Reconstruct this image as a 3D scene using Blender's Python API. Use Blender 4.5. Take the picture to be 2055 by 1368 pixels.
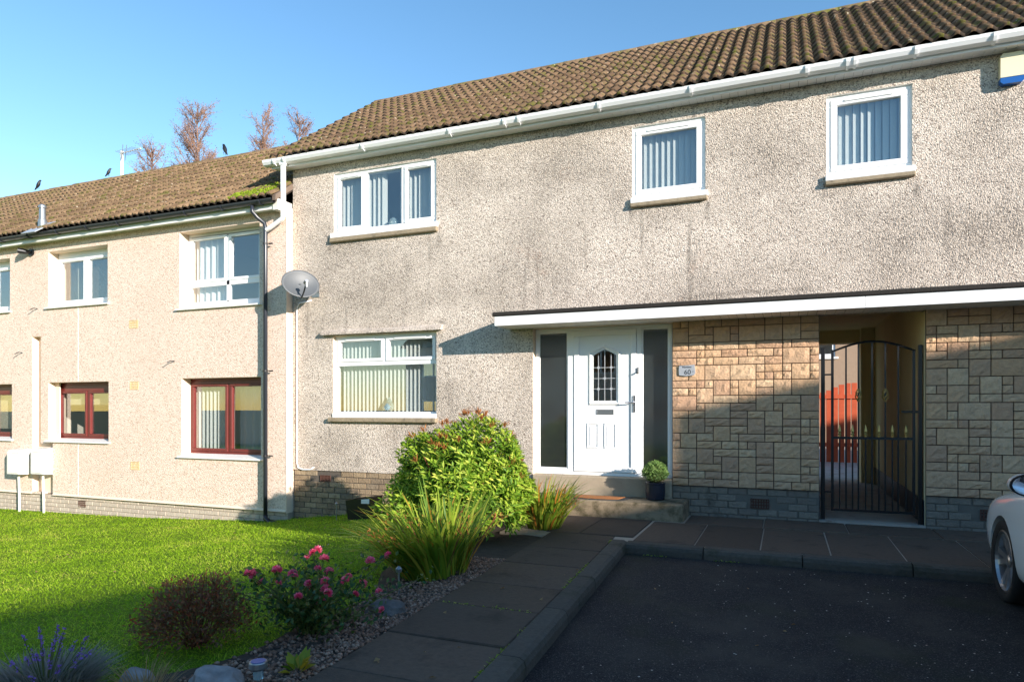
import bpy, bmesh, math, random
import numpy as np
from mathutils import Vector, Matrix, Euler
R = math.radians
rng = random.Random(7); nr = np.random.default_rng(7)
for o in list(bpy.data.objects): bpy.data.objects.remove(o)
S = bpy.context.scene; COL = S.collection

# ------------------------------------------------------------------ camera, sky, sun, exposure
cam = bpy.data.cameras.new('camera'); co = bpy.data.objects.new('camera', cam); COL.objects.link(co)
co.location = (0, -9, 1.4); co.rotation_euler = (R(90), 0, R(22.1))
cam.sensor_width = 36; cam.lens = 1350/2055*36; cam.shift_y = 133/2055; cam.clip_start = .05; cam.clip_end = 2000
S.camera = co
SUN = Vector((2, -1, .6)).normalized()
EL = math.asin(SUN.z); AZ = math.atan2(SUN.x, SUN.y)
W = bpy.data.worlds.new('World'); S.world = W; W.use_nodes = True
nt = W.node_tree; bg = nt.nodes['Background']
sky = nt.nodes.new('ShaderNodeTexSky'); sky.sky_type = 'NISHITA'; sky.sun_disc = False
sky.sun_elevation = EL; sky.sun_rotation = AZ; sky.air_density = 1.0; sky.dust_density = 0; sky.ozone_density = 1.1
hs = nt.nodes.new('ShaderNodeHueSaturation'); hs.inputs['Saturation'].default_value = 1.25; nt.links.new(sky.outputs[0], hs.inputs['Color'])
nt.links.new(hs.outputs[0], bg.inputs[0]); bg.inputs[1].default_value = .115
sl = bpy.data.lights.new('sun', 'SUN'); sl.energy = 3.9; sl.angle = R(.5); sl.color = (1, .915, .82)
so = bpy.data.objects.new('sun', sl); COL.objects.link(so); so.rotation_euler = SUN.to_track_quat('Z', 'Y').to_euler(); so.location = (20, -10, 12)
S.view_settings.view_transform = 'Standard'; S.view_settings.look = 'None'; S.view_settings.gamma = 1
S.view_settings.exposure = 1.3
S.render.engine = 'CYCLES'
S.cycles.transparent_max_bounces = 12

# ------------------------------------------------------------------ materials
def lin(c):
    return tuple(((v/255)/12.92 if v/255 <= .04045 else ((v/255+.055)/1.055)**2.4) for v in c)
class NB:
    def __init__(s, name):
        s.m = bpy.data.materials.new(name); s.m.use_nodes = True; s.t = s.m.node_tree; s.p = s.t.nodes['Principled BSDF']; s.out = s.t.nodes['Material Output']
        s.pos = s.n('ShaderNodeNewGeometry').outputs['Position']
    def n(s, t, **k):
        o = s.t.nodes.new(t)
        for a, b in k.items(): setattr(o, a, b)
        return o
    def l(s, a, b): s.t.links.new(a, b)
    def noise(s, scale, detail=4, rough=.55, vec=None, stretch=None):
        v = vec or s.pos
        if stretch:
            mp = s.n('ShaderNodeMapping'); mp.inputs['Scale'].default_value = stretch; s.l(v, mp.inputs[0]); v = mp.outputs[0]
        o = s.n('ShaderNodeTexNoise'); o.inputs['Scale'].default_value = scale; o.inputs['Detail'].default_value = detail; o.inputs['Roughness'].default_value = rough
        s.l(v, o.inputs['Vector']); return o.outputs['Fac']
    def voro(s, scale, feat='F1', out='Distance'):
        o = s.n('ShaderNodeTexVoronoi', feature=feat); o.inputs['Scale'].default_value = scale; s.l(s.pos, o.inputs['Vector']); return o.outputs[out]
    def ramp(s, f, stops):
        o = s.n('ShaderNodeValToRGB'); e = o.color_ramp.elements
        while len(e) < len(stops): e.new(.5)
        for x, (p, c) in zip(e, stops): x.position = p; x.color = (c, c, c, 1) if isinstance(c, (int, float)) else (*c, 1)
        s.l(f, o.inputs[0]); return o.outputs[0]
    def mix(s, f, a, b, mode='MIX'):
        o = s.n('ShaderNodeMix', data_type='RGBA', blend_type=mode)
        if isinstance(f, (int, float)): o.inputs[0].default_value = f
        else: s.l(f, o.inputs[0])
        for i, v in ((6, a), (7, b)):
            if isinstance(v, tuple): o.inputs[i].default_value = (*v, 1)
            else: s.l(v, o.inputs[i])
        return o.outputs[2]
    def math(s, op, a, b=0):
        o = s.n('ShaderNodeMath', operation=op)
        for i, v in ((0, a), (1, b)):
            if isinstance(v, (int, float)): o.inputs[i].default_value = v
            else: s.l(v, o.inputs[i])
        return o.outputs[0]
    def rand(s): return s.n('ShaderNodeObjectInfo').outputs['Random']
    def attr(s, name): o = s.n('ShaderNodeAttribute', attribute_name=name); return o.outputs['Fac']
    def col(s, c):
        if isinstance(c, tuple): s.p.inputs['Base Color'].default_value = (*c, 1)
        else: s.l(c, s.p.inputs['Base Color'])
    def bump(s, h, strength, dist):
        b = s.n('ShaderNodeBump'); b.inputs['Strength'].default_value = strength; b.inputs['Distance'].default_value = dist
        s.l(h, b.inputs['Height']); s.l(b.outputs[0], s.p.inputs['Normal'])
    def rough(s, v): s.p.inputs['Roughness'].default_value = v; return s
    def spec(s, v): s.p.inputs['Specular IOR Level'].default_value = v
MT = {}
def plain(name, c, rough=.5, metal=0, var=0, vscale=8, bump=0, bscale=60, rnd=0, dark=None):
    b = NB(name); c = lin(c); cc = c
    if var: cc = b.mix(b.ramp(b.noise(vscale), [(.3, 0), (.7, 1)]), c, tuple(v*(1-var) for v in c))
    if rnd: cc = b.mix(b.math('MULTIPLY', b.rand(), rnd), cc, tuple(v*.45 for v in c))
    if dark: cc = b.mix(b.ramp(b.noise(dark[0], 6, .7), [(dark[1], 0), (dark[2], 1)]), cc, lin(dark[3]))
    b.col(cc); b.rough(rough); b.p.inputs['Metallic'].default_value = metal
    if bump: b.bump(b.noise(bscale, 6), bump, .01)
    MT[name] = b.m; return b
def harl(name, light, mid, dark, stain, stain_amt, bstr, cell=52):
    b = NB(name)
    cellc = b.n('ShaderNodeSeparateColor'); b.l(b.voro(cell, out='Color'), cellc.inputs[0])
    c = b.ramp(cellc.outputs[0], [(0, lin(dark)), (.22, lin(mid)), (.6, lin(light)), (1, lin(tuple(min(255, v+8) for v in light)))])
    if stain_amt:
        # weathering with a shape of its own: broad grey grime and rusty patches
        g = b.ramp(b.noise(.55, 5, .6, stretch=(1, 1, 1.4)), [(.38, 0), (.68, 1)])
        c = b.mix(b.math('MULTIPLY', g, .85*stain_amt), c, b.mix(b.ramp(cellc.outputs[1], [(.3, 0), (.75, 1)]), lin((104, 95, 88)), lin((196, 182, 167))))
        r = b.ramp(b.noise(1.3, 6, .65), [(.60, 0), (.74, 1)])
        r = b.math('MULTIPLY', r, b.ramp(cellc.outputs[2], [(.3, 0), (.6, 1)]))
        c = b.mix(b.math('MULTIPLY', r, .55), c, lin(stain))
        st = b.ramp(b.noise(2.2, 4, .6, stretch=(2.2, 1, .22)), [(.60, 0), (.78, 1)])
        c = b.mix(b.math('MULTIPLY', st, .6*stain_amt), c, lin((84, 78, 72)))
        br = b.noise(7, 5, .7)
        for x, z, w_, h_ in ((-6.83, 3.98, .10, .22), (-4.86, 3.9, .16, .45), (-6.85, 1.0, .09, .35), (-4.88, 1.0, .12, .3), (-1.93, 4.0, .10, .3), (-.93, 3.95, .12, .45), (.44, 4.0, .10, .25), (1.41, 3.9, .14, .6), (-6.3, .55, .16, .3), (-.4, 2.85, 2.6, .12), (-7.0, 2.68, .2, .07), (-4.8, 2.68, .2, .07)):
            mp = b.n('ShaderNodeMapping', vector_type='POINT'); mp.inputs['Location'].default_value = (-x/w_, 0, -z/h_); mp.inputs['Scale'].default_value = (1/w_, 0, 1/h_); b.l(b.pos, mp.inputs[0])
            ln = b.n('ShaderNodeVectorMath', operation='LENGTH'); b.l(mp.outputs[0], ln.inputs[0])
            k = b.ramp(b.math('ADD', ln.outputs['Value'], b.math('MULTIPLY', br, 1.2)), [(.55, .6), (1.0, 0)]); rp = k.node.color_ramp; rp.elements[0].position = .45; rp.elements[1].position = 1.0
            c = b.mix(k, c, lin((66, 61, 56)))
    else:
        st = b.ramp(b.noise(.8, 5, .6), [(.45, 0), (.75, 1)])
        c = b.mix(b.math('MULTIPLY', st, .3), c, lin(stain))
    b.col(c); b.rough(.92); b.spec(.15)
    h = b.math('ADD', b.math('MULTIPLY', b.voro(cell, 'SMOOTH_F1'), -1.0), b.math('MULTIPLY', b.noise(cell*1.7, 3), .6))
    b.bump(h, bstr, .03); MT[name] = b.m
harl('harl_grey', (227, 213, 199), (196, 181, 167), (112, 100, 92), (160, 114, 86), 1.0, .55, 80)
harl('harl_cream', (229, 208, 192), (219, 195, 177), (182, 153, 132), (208, 182, 162), 0, .4, 68)
plain('smooth_cream', (228, 208, 186), .85, var=.06, vscale=3, bump=.15)
plain('white_upvc', (240, 240, 240), .28)
plain('white_paint', (236, 234, 228), .5, var=.05, vscale=5)
plain('white_dirty', (226, 222, 212), .6, var=.18, vscale=9)
plain('brown_frame', (112, 44, 40), .35, var=.15, vscale=6)
plain('black_plastic', (26, 27, 30), .35)
plain('dark_gutter', (44, 48, 56), .3)
plain('black_iron', (16, 17, 20), .4, dark=(40, .62, .7, (70, 68, 66)))
plain('gold_paint', (190, 158, 92), .35, metal=.6)
plain('chrome', (200, 200, 205), .15, metal=1)
plain('grey_metal', (150, 152, 155), .35, metal=.7)
plain('dish_grey', (84, 88, 92), .5, var=.08)
plain('lead', (190, 192, 195), .4, metal=.3)
plain('mortar', (116, 100, 88), .95, var=.2, bump=.4)
plain('mortar_grey', (112, 106, 98), .95, var=.2, bump=.3)
plain('mortar_pale', (166, 152, 136), .95, var=.1, bump=.2)
plain('mortar_dark', (92, 84, 76), .95, var=.2, bump=.4)
plain('concrete', (172, 156, 134), .9, var=.18, vscale=6, bump=.3, dark=(5, .58, .72, (96, 88, 66)))
plain('sill_stone', (158, 142, 118), .9, var=.25, vscale=14, bump=.5, dark=(9, .55, .75, (70, 62, 52)))
plain('step_stone', (150, 132, 108), .9, var=.25, vscale=5, bump=.4, dark=(3.2, .46, .62, (74, 66, 42)))
plain('passage_cream', (230, 212, 168), .8, var=.08, vscale=2)
plain('passage_floor', (168, 160, 150), .85, var=.25, vscale=4, bump=.2, dark=(3, .56, .7, (110, 76, 54)))
plain('interior', (196, 188, 176), .9)
plain('timber_dark', (60, 50, 44), .8)
plain('felt', (46, 42, 38), .95, var=.3, vscale=12, bump=.6, bscale=90)
plain('fence_orange', (196, 86, 50), .75, var=.2, vscale=9, bump=.2)
plain('vent_tan', (204, 178, 124), .7); plain('vent_brown', (84, 54, 44), .8)
plain('mat_coir', (176, 112, 60), 1, var=.3, vscale=60, bump=.8, bscale=300)
plain('rubber', (36, 38, 42), .7)
plain('pot_glaze', (40, 44, 58), .25, var=.2, vscale=5)
plain('bird', (22, 23, 28), .5)
plain('bark', (150, 120, 104), .9, var=.3, vscale=10)
plain('cream_plastic', (230, 219, 184), .4); plain('blue_plastic', (28, 88, 160), .3)
plain('sign_slate', (164, 169, 176), .4, var=.1, vscale=20); plain('ink', (38, 42, 48), .6)
plain('stem', (84, 92, 40), .8); plain('stem_red', (110, 60, 40), .8); plain('soil', (74, 60, 50), 1, var=.4, vscale=14, bump=.8, bscale=50)
plain('curtain', (232, 230, 226), .9); plain('curtain_grey', (170, 168, 168), .9); plain('blind_cream', (188, 182, 160), .8); plain('blind_wood', (140, 118, 84), .7)
plain('tyre', (20, 20, 22), .85, bump=.2); plain('alloy', (178, 176, 176), .28, metal=.85)
plain('rock_pale', (156, 150, 148), .9, var=.5, vscale=12, bump=.9, bscale=14); plain('rock_dark', (112, 106, 104), .9, var=.5, vscale=14, bump=.9, bscale=14)
plain('shed_wall', (158, 134, 112), .9, var=.1, bump=.4); plain('red_paint', (150, 60, 40), .8)
b = NB('car_paint'); b.col(lin((226, 230, 234))); b.rough(.25); b.p.inputs['Coat Weight'].default_value = 1; b.p.inputs['Coat Roughness'].default_value = .03; MT['car_paint'] = b.m
plain('car_glass', (12, 16, 20), .05); plain('mirror', (200, 220, 240), .02, metal=1)
# concrete roof tile with moss and lichen
def tile_mat(name, c, c2, moss):
    b = NB(name); rnd = b.rand()
    cc = b.mix(rnd, lin(c), lin(c2))
    cc = b.mix(b.ramp(b.noise(9, 5, .65), [(.35, 0), (.7, .7)]), cc, lin((74, 56, 42)))
    cc = b.mix(b.ramp(b.noise(5, 6, .7), [(moss-.03, 0), (moss+.07, .9)]), cc, lin((86, 88, 34)))
    cc = b.mix(b.ramp(b.noise(17, 3, .5), [(.66, 0), (.72, .75)]), cc, lin((190, 180, 160)))
    b.col(cc); b.rough(.92); b.spec(.2); b.bump(b.noise(70, 5), .5, .01); MT[name] = b.m
tile_mat('roof_tile', (130, 105, 82), (100, 80, 62), .55); tile_mat('roof_tile_left', (150, 123, 94), (120, 97, 73), .56)
plain('tile_edge', (62, 50, 40), .95, var=.3, vscale=20); tile_mat('ridge_tile', (132, 112, 90), (110, 92, 72), .54)  # tile front edges: algae brown, with the shadow between rows put into the colour
b = NB('moss'); b.col(b.mix(b.noise(30), lin((96, 120, 20)), lin((150, 168, 36)))); b.rough(1); MT['moss'] = b.m
# cladding stone, brick
def piece(name, cols, grime, rough=.9, bstr=.6, gp=(.55, .75)):
    b = NB(name); c = b.ramp(b.rand(), [(i/(len(cols)-1), lin(k)) for i, k in enumerate(cols)])
    c = b.mix(b.ramp(b.noise(22, 6, .65), [(.35, 0), (.75, .5)]), c, tuple(v*.62 for v in lin(cols[0])))
    c = b.mix(b.ramp(b.noise(3, 5, .65), [(gp[0], 0), (gp[1], .8)]), c, lin(grime))
    b.col(c); b.rough(rough); b.spec(.15); b.bump(b.noise(38, 6, .65), bstr, .03); MT[name] = b.m
piece('clad_stone', [(208, 168, 132), (218, 182, 146), (196, 158, 130), (226, 194, 158)], (168, 134, 110), gp=(.6, .85))
piece('plinth_brick', [(142, 122, 100), (168, 146, 118), (122, 108, 94), (178, 158, 130)], (78, 68, 60))
piece('plinth_grey', [(132, 124, 114), (142, 134, 122), (124, 116, 108)], (78, 73, 64))
piece('plinth_pale', [(190, 176, 160), (197, 184, 168), (184, 169, 154)], (166, 150, 134), bstr=.3)
piece('slab', [(92, 79, 69), (108, 92, 80), (80, 70, 62), (98, 82, 70)], (62, 54, 48), bstr=.35)
piece('kerb', [(84, 78, 72), (98, 91, 83)], (54, 56, 38), bstr=.5)
b = NB('asphalt'); v = b.n('ShaderNodeSeparateColor'); b.l(b.voro(170, out='Color'), v.inputs[0])
c = b.ramp(v.outputs[0], [(0, lin((22, 22, 25))), (.6, lin((40, 40, 43))), (.93, lin((58, 57, 57))), (1, lin((104, 100, 95)))])
c = b.mix(b.ramp(b.noise(.9, 5, .6), [(.54, 0), (.70, .8)]), c, lin((42, 48, 28)))
c = b.mix(b.ramp(b.noise(1.4, 4, .6), [(.48, 0), (.72, .75)]), c, lin((70, 65, 60)))
b.col(c); b.rough(.85); b.spec(.25); b.bump(b.voro(170), .5, .01); MT['asphalt'] = b.m
b = NB('lawn'); b.col(b.mix(b.ramp(b.noise(3, 5), [(.3, 0), (.7, 1)]), lin((84, 112, 26)), lin((116, 136, 40)))); b.rough(1); b.spec(.1); b.bump(b.noise(60), .6, .03); MT['lawn'] = b.m
plain('ground', (86, 92, 60), 1, var=.3, vscale=.5)
def leafmat(name, cols, rough=.45, trans=.35, spec=.4):
    b = NB(name); c = b.ramp(b.attr('rnd'), [(i/(len(cols)-1), lin(k)) for i, k in enumerate(cols)])
    b.col(c); b.rough(rough); b.spec(spec)
    tr = b.n('ShaderNodeBsdfTranslucent'); b.l(c, tr.inputs[0]); mx = b.n('ShaderNodeMixShader'); mx.inputs[0].default_value = trans
    b.l(b.p.outputs[0], mx.inputs[1]); b.l(tr.outputs[0], mx.inputs[2]); b.l(mx.outputs[0], b.out.inputs[0]); MT[name] = b.m
leafmat('grass', [(112, 148, 26), (148, 186, 38), (174, 204, 52), (206, 202, 100)], .6, .5, .25)
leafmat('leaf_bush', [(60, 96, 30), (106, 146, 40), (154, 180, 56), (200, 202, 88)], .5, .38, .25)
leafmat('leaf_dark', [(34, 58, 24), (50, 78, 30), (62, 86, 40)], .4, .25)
leafmat('leaf_blade', [(78, 116, 34), (124, 154, 44), (178, 182, 70), (196, 112, 50)], .5, .4)
leafmat('leaf_rust', [(150, 86, 40), (176, 118, 62), (120, 60, 34)], .7, .35)
leafmat('leaf_rose', [(40, 74, 40), (58, 92, 44), (84, 104, 40), (110, 110, 50)], .45, .3)
leafmat('leaf_red', [(112, 72, 56), (134, 88, 66), (104, 108, 56), (180, 74, 52)], .6, .3)
leafmat('leaf_lav', [(128, 124, 112), (152, 146, 138), (110, 112, 88)], .8, .3)
leafmat('petal_pink', [(232, 64, 116), (242, 104, 142), (246, 150, 172)], .6, .3)
leafmat('petal_purple', [(136, 96, 190), (160, 124, 206)], .7, .3)
leafmat('straw', [(150, 122, 84), (178, 148, 104), (128, 98, 66)], .8, .3)
leafmat('leaf_ball', [(92, 124, 58), (122, 152, 80), (148, 174, 104)], .5, .3)
leafmat('leaf_birch', [(180, 142, 116), (164, 134, 120), (196, 138, 90), (156, 128, 118)], .8, .5)
leafmat('leaf_lime', [(100, 130, 30), (140, 150, 40), (206, 160, 40)], .5, .4)
leafmat('pebble', [(124, 92, 76), (150, 114, 94), (100, 78, 68), (178, 146, 126), (80, 62, 56)], .9, 0, .2)
leafmat('grit', [(200, 196, 186), (220, 214, 206), (190, 160, 150)], .9, 0, .2)
def slatmat(name, c):
    b = NB(name); c = lin(c); b.col(c); b.rough(.8); tr = b.n('ShaderNodeBsdfTranslucent'); tr.inputs[0].default_value = (*c, 1)
    mx = b.n('ShaderNodeMixShader'); mx.inputs[0].default_value = .3; b.l(b.p.outputs[0], mx.inputs[1]); b.l(tr.outputs[0], mx.inputs[2]); b.l(mx.outputs[0], b.out.inputs[0]); MT[name] = b.m
slatmat('blind_slat', (226, 228, 224))
def glassmat(name, tint, base, k):
    b = NB(name); fr = b.n('ShaderNodeLayerWeight'); fr.inputs[0].default_value = .5
    f = b.math('MINIMUM', b.math('ADD', b.math('MULTIPLY', b.math('POWER', fr.outputs['Facing'], 4), k), base), 1)
    tp = b.n('ShaderNodeBsdfTransparent'); tp.inputs[0].default_value = (*tint, 1); gl = b.n('ShaderNodeBsdfGlossy'); gl.inputs['Roughness'].default_value = .0; gl.inputs[0].default_value = (.95, .97, 1, 1)
    mx = b.n('ShaderNodeMixShader'); b.l(f, mx.inputs[0]); b.l(tp.outputs[0], mx.inputs[1]); b.l(gl.outputs[0], mx.inputs[2]); b.l(mx.outputs[0], b.out.inputs[0]); MT[name] = b.m
glassmat('glass', (.93, .95, .95), .12, .9); glassmat('glass_dark', (.8, .84, .84), .13, .9)
b = NB('glass_frost'); tp = b.n('ShaderNodeBsdfTransparent'); tp.inputs[0].default_value = (.55, .6, .59, 1); gl = b.n('ShaderNodeBsdfGlossy'); gl.inputs['Roughness'].default_value = .1
df_ = b.n('ShaderNodeBsdfDiffuse'); df_.inputs[0].default_value = (.16, .18, .18, 1); m1 = b.n('ShaderNodeMixShader'); m1.inputs[0].default_value = .14; m2 = b.n('ShaderNodeMixShader'); m2.inputs[0].default_value = .22
b.l(tp.outputs[0], m1.inputs[1]); b.l(df_.outputs[0], m1.inputs[2]); b.l(m1.outputs[0], m2.inputs[1]); b.l(gl.outputs[0], m2.inputs[2]); b.l(m2.outputs[0], b.out.inputs[0]); MT['glass_frost'] = b.m
b = NB('ornament_glass'); b.col(lin((200, 225, 230))); b.rough(.05); b.p.inputs['Transmission Weight'].default_value = .7; MT['ornament_glass'] = b.m

# ------------------------------------------------------------------ mesh helpers
class MB:
    def __init__(s): s.v = []; s.f = []
    def add(s, vs, fs):
        o = len(s.v); s.v += [tuple(v) for v in vs]; s.f += [tuple(i+o for i in f) for f in fs]; return s
    def box(s, x0, x1, y0, y1, z0, z1, c=0, M=None):
        if x1 < x0: x0, x1 = x1, x0
        if y1 < y0: y0, y1 = y1, y0
        if z1 < z0: z0, z1 = z1, z0
        if c <= 0:
            vs = [(x, y, z) for z in (z0, z1) for y in (y0, y1) for x in (x0, x1)]
            fs = [(0, 2, 3, 1), (4, 5, 7, 6), (0, 1, 5, 4), (2, 6, 7, 3), (0, 4, 6, 2), (1, 3, 7, 5)]
        else:
            bm = bmesh.new(); bmesh.ops.create_cube(bm, size=1)
            for v in bm.verts: v.co = Vector(((x0+x1)/2+v.co.x*(x1-x0), (y0+y1)/2+v.co.y*(y1-y0), (z0+z1)/2+v.co.z*(z1-z0)))
            bmesh.ops.bevel(bm, geom=list(bm.edges), offset=min(c, .45*min(x1-x0, y1-y0, z1-z0)), segments=1, affect='EDGES')
            bm.verts.index_update(); vs = [v.co.copy() for v in bm.verts]; fs = [tuple(v.index for v in f.verts) for f in bm.faces]; bm.free()
        if M is not None: vs = [M @ Vector(v) for v in vs]
        return s.add(vs, fs)
    def tube(s, pts, rad, n=8, cap=True):
        pts = [Vector(p) for p in pts]; k = len(pts); rad = rad if isinstance(rad, (list, tuple)) else [rad]*k
        up = None; rings = []
        for i, p in enumerate(pts):
            d = (pts[min(i+1, k-1)]-pts[max(i-1, 0)]).normalized()
            if up is None: up = d.orthogonal().normalized()
            up = (up-d*up.dot(d)).normalized(); w = d.cross(up)
            rings.append([p+(up*math.cos(2*math.pi*j/n)+w*math.sin(2*math.pi*j/n))*rad[i] for j in range(n)])
        vs = [v for r in rings for v in r]; fs = [(i*n+j, i*n+(j+1) % n, (i+1)*n+(j+1) % n, (i+1)*n+j) for i in range(k-1) for j in range(n)]
        if cap: fs += [tuple(range(n-1, -1, -1)), tuple((k-1)*n+j for j in range(n))]
        return s.add(vs, fs)
    def lathe(s, prof, n=20, M=None, cap=True):
        k = len(prof); vs = [(r*math.cos(2*math.pi*j/n), r*math.sin(2*math.pi*j/n), z) for r, z in prof for j in range(n)]
        fs = [(i*n+j, i*n+(j+1) % n, (i+1)*n+(j+1) % n, (i+1)*n+j) for i in range(k-1) for j in range(n)]
        if cap: fs += [tuple(range(n-1, -1, -1)), tuple((k-1)*n+j for j in range(n))]
        if M is not None: vs = [M @ Vector(v) for v in vs]
        return s.add(vs, fs)
    def prism(s, poly, a0, a1, axis='y'):   # poly in the two other axes
        n = len(poly); mk = {'y': lambda p, a: (p[0], a, p[1]), 'x': lambda p, a: (a, p[0], p[1]), 'z': lambda p, a: (p[0], p[1], a)}[axis]
        vs = [mk(p, a0) for p in poly]+[mk(p, a1) for p in poly]
        fs = [tuple(range(n)), tuple(range(2*n-1, n-1, -1))]+[(i, i+n, (i+1) % n+n, (i+1) % n) for i in range(n)]
        return s.add(vs, fs)
    def ring(s, x0, x1, z0, z1, w, y0, y1, c=.004):
        s.box(x0, x1, y0, y1, z0, z0+w, c); s.box(x0, x1, y0, y1, z1-w, z1, c); s.box(x0, x0+w, y0, y1, z0+w, z1-w, c); s.box(x1-w, x1, y0, y1, z0+w, z1-w, c); return s
    def mesh(s, name, mat, smooth=False):
        me = bpy.data.meshes.new(name); me.from_pydata(s.v, [], s.f); me.materials.append(MT[mat])
        bm = bmesh.new(); bm.from_mesh(me); bmesh.ops.recalc_face_normals(bm, faces=bm.faces); bm.to_mesh(me); bm.free()
        if smooth: me.shade_smooth()
        return me
WL = {}
def link(o, parent, local=False):
    COL.objects.link(o)
    if parent is not None:
        o.parent = parent
        if not local: o.matrix_parent_inverse = Matrix.Translation(-Vector(WL.get(parent.name, (0, 0, 0))))
    return o
def tag(o, label=None, cat=None, group=None, kind=None):
    for k, v in (('label', label), ('category', cat), ('group', group), ('kind', kind)):
        if v: o[k] = v
    return o
def ob(name, mb, mat, parent=None, smooth=False, local=False, loc=None, rot=None, **k):
    me = mb if isinstance(mb, bpy.types.Mesh) else mb.mesh(name, mat, smooth)
    o = bpy.data.objects.new(name, me); link(o, parent, local)
    if loc is not None: o.location = loc; WL[o.name] = (0, 0, 0)
    if rot is not None: o.rotation_euler = rot
    return tag(o, **k)
def thing(name, loc, label, cat, group=None, rot=None):
    o = bpy.data.objects.new(name, None); o.empty_display_size = .2; COL.objects.link(o); o.location = loc; WL[o.name] = tuple(loc)
    if rot: o.rotation_euler = rot
    return tag(o, label, cat, group)
def npmesh(name, V, T, mat, rnd=None, smooth=False):
    me = bpy.data.meshes.new(name); V = np.asarray(V, np.float32).reshape(-1, 3); T = np.asarray(T, np.int32).reshape(-1, 3)
    me.vertices.add(len(V)); me.vertices.foreach_set('co', V.ravel()); me.loops.add(len(T)*3); me.loops.foreach_set('vertex_index', T.ravel())
    me.polygons.add(len(T)); me.polygons.foreach_set('loop_start', np.arange(0, len(T)*3, 3, dtype=np.int32))
    if rnd is not None:
        a = me.attributes.new('rnd', 'FLOAT', 'FACE'); a.data.foreach_set('value', np.asarray(rnd, np.float32))
    me.materials.append(MT[mat]); me.update(calc_edges=True)
    if smooth: me.shade_smooth()
    return me
def unit(a): return a/np.maximum(np.linalg.norm(a, axis=1, keepdims=True), 1e-9)
def leaves(name, P, D, L, Wd, mat, fold=.25, rnd=None, nrm=None):
    """folded two-triangle-per-half leaves: base P, direction D, length L, width Wd"""
    P = np.asarray(P, float); n = len(P); D = unit(np.asarray(D, float)); L = np.broadcast_to(L, n)[:, None]; Wd = np.broadcast_to(Wd, n)[:, None]
    up = nr.normal(size=(n, 3))*.5+np.array([0, 0, 1.]) if nrm is None else nrm+nr.normal(size=(n, 3))*.3
    side = unit(np.cross(D, up)); up = np.cross(side, D)
    a = P; t = P+D*L; m1 = P+D*L*.5+side*Wd*.5+up*Wd*fold; m2 = P+D*L*.5-side*Wd*.5+up*Wd*fold
    V = np.stack([a, m1, t, m2], 1).reshape(-1, 3); i = np.arange(n)*4
    T = np.stack([np.stack([i, i+1, i+2], 1), np.stack([i, i+2, i+3], 1)], 1).reshape(-1, 3)
    r = nr.random(n) if rnd is None else np.asarray(rnd)
    return npmesh(name, V, T, mat, np.repeat(r, 2))
def blades(name, P, D, L, Wd, bend, mat, rnd=None, seg=3):
    P = np.asarray(P, float); n = len(P); D = unit(np.asarray(D, float)); L = np.broadcast_to(L, n)[:, None]; Wd = np.broadcast_to(Wd, n)[:, None]; bend = np.broadcast_to(bend, n)[:, None]
    hz = D.copy(); hz[:, 2] = 0; hz = unit(hz+nr.normal(size=(n, 3))*[.02, .02, 0]); side = unit(np.cross(hz, [0, 0, 1.]))
    a = nr.random((n, 1))*math.pi if seg < 3 else np.zeros((n, 1)); side = side*np.cos(a)+hz*np.sin(a)
    V = []; 
    for k in range(seg+1):
        f = k/seg; c = P+D*L*f+hz*L*bend*f*f+np.array([0, 0, -1.])*L*bend*f*f*f*.75
        w = Wd*(.75+.5*f if f < .5 else 2*(1-f)*.95+.05)*.5
        V += [c-side*w, c+side*w]
    V = np.stack(V, 1); m = 2*(seg+1); i = (np.arange(n)*m)[:, None]; T = []
    for k in range(seg): T += [np.concatenate([i+2*k, i+2*k+1, i+2*k+3], 1), np.concatenate([i+2*k, i+2*k+3, i+2*k+2], 1)]
    T = np.stack(T, 1).reshape(-1, 3); r = nr.random(n) if rnd is None else np.asarray(rnd)
    return npmesh(name, V.reshape(-1, 3), T, mat, np.repeat(r, 2*seg))
def textmesh(s, size, mat, name='lettering', align='CENTER'):
    cu = bpy.data.curves.new(name, 'FONT'); cu.body = s; cu.size = size; cu.extrude = .0015; cu.align_x = align
    t = bpy.data.objects.new(name, cu); COL.objects.link(t); dg = bpy.context.evaluated_depsgraph_get()
    me = bpy.data.meshes.new_from_object(t.evaluated_get(dg)); bpy.data.objects.remove(t); me.materials.clear(); me.materials.append(MT[mat]); return me

# ------------------------------------------------------------------ ground, lawn, bed, paths, parking
def zl(x, y):
    a = np.interp(x, [-22, -15, -11, -8, -5.5, -3.4, -2.3], [-.74, -.69, -.63, -.5, -.21, -.06, -.05])
    return a*(.5+.5*np.clip((np.asarray(y)+7.5)/5.5, 0, 1))
def sheet(name, xs, ys, zf, mat, kind='structure', smooth=True):
    X, Y = np.meshgrid(xs, ys); Z = zf(X, Y); n = len(xs); V = np.stack([X, Y, Z], -1).reshape(-1, 3); T = []
    for j in range(len(ys)-1):
        i = np.arange(n-1)+j*n; T += [np.stack([i, i+1, i+n+1], 1), np.stack([i, i+n+1, i+n], 1)]
    o = bpy.data.objects.new(name, npmesh(name, V, np.concatenate(T), mat, smooth=smooth)); COL.objects.link(o); return tag(o, kind=kind)
ob('ground', MB().add([(-400, -400, -.95), (400, -400, -.95), (400, 400, -.95), (-400, 400, -.95)], [(0, 1, 2, 3)]), 'ground', kind='structure')
sheet('lawn', np.arange(-26, -1.95, .25), np.arange(-16, .31, .25), zl, 'lawn')
ob('parking_bay', MB().box(-1.62, 16, -45, -1.98, -.5, -.1), 'asphalt', kind='structure')
ob('back_yard', MB().box(-9, 14, 5.3, 30, -.6, -.01), 'passage_floor', kind='structure')
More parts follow.
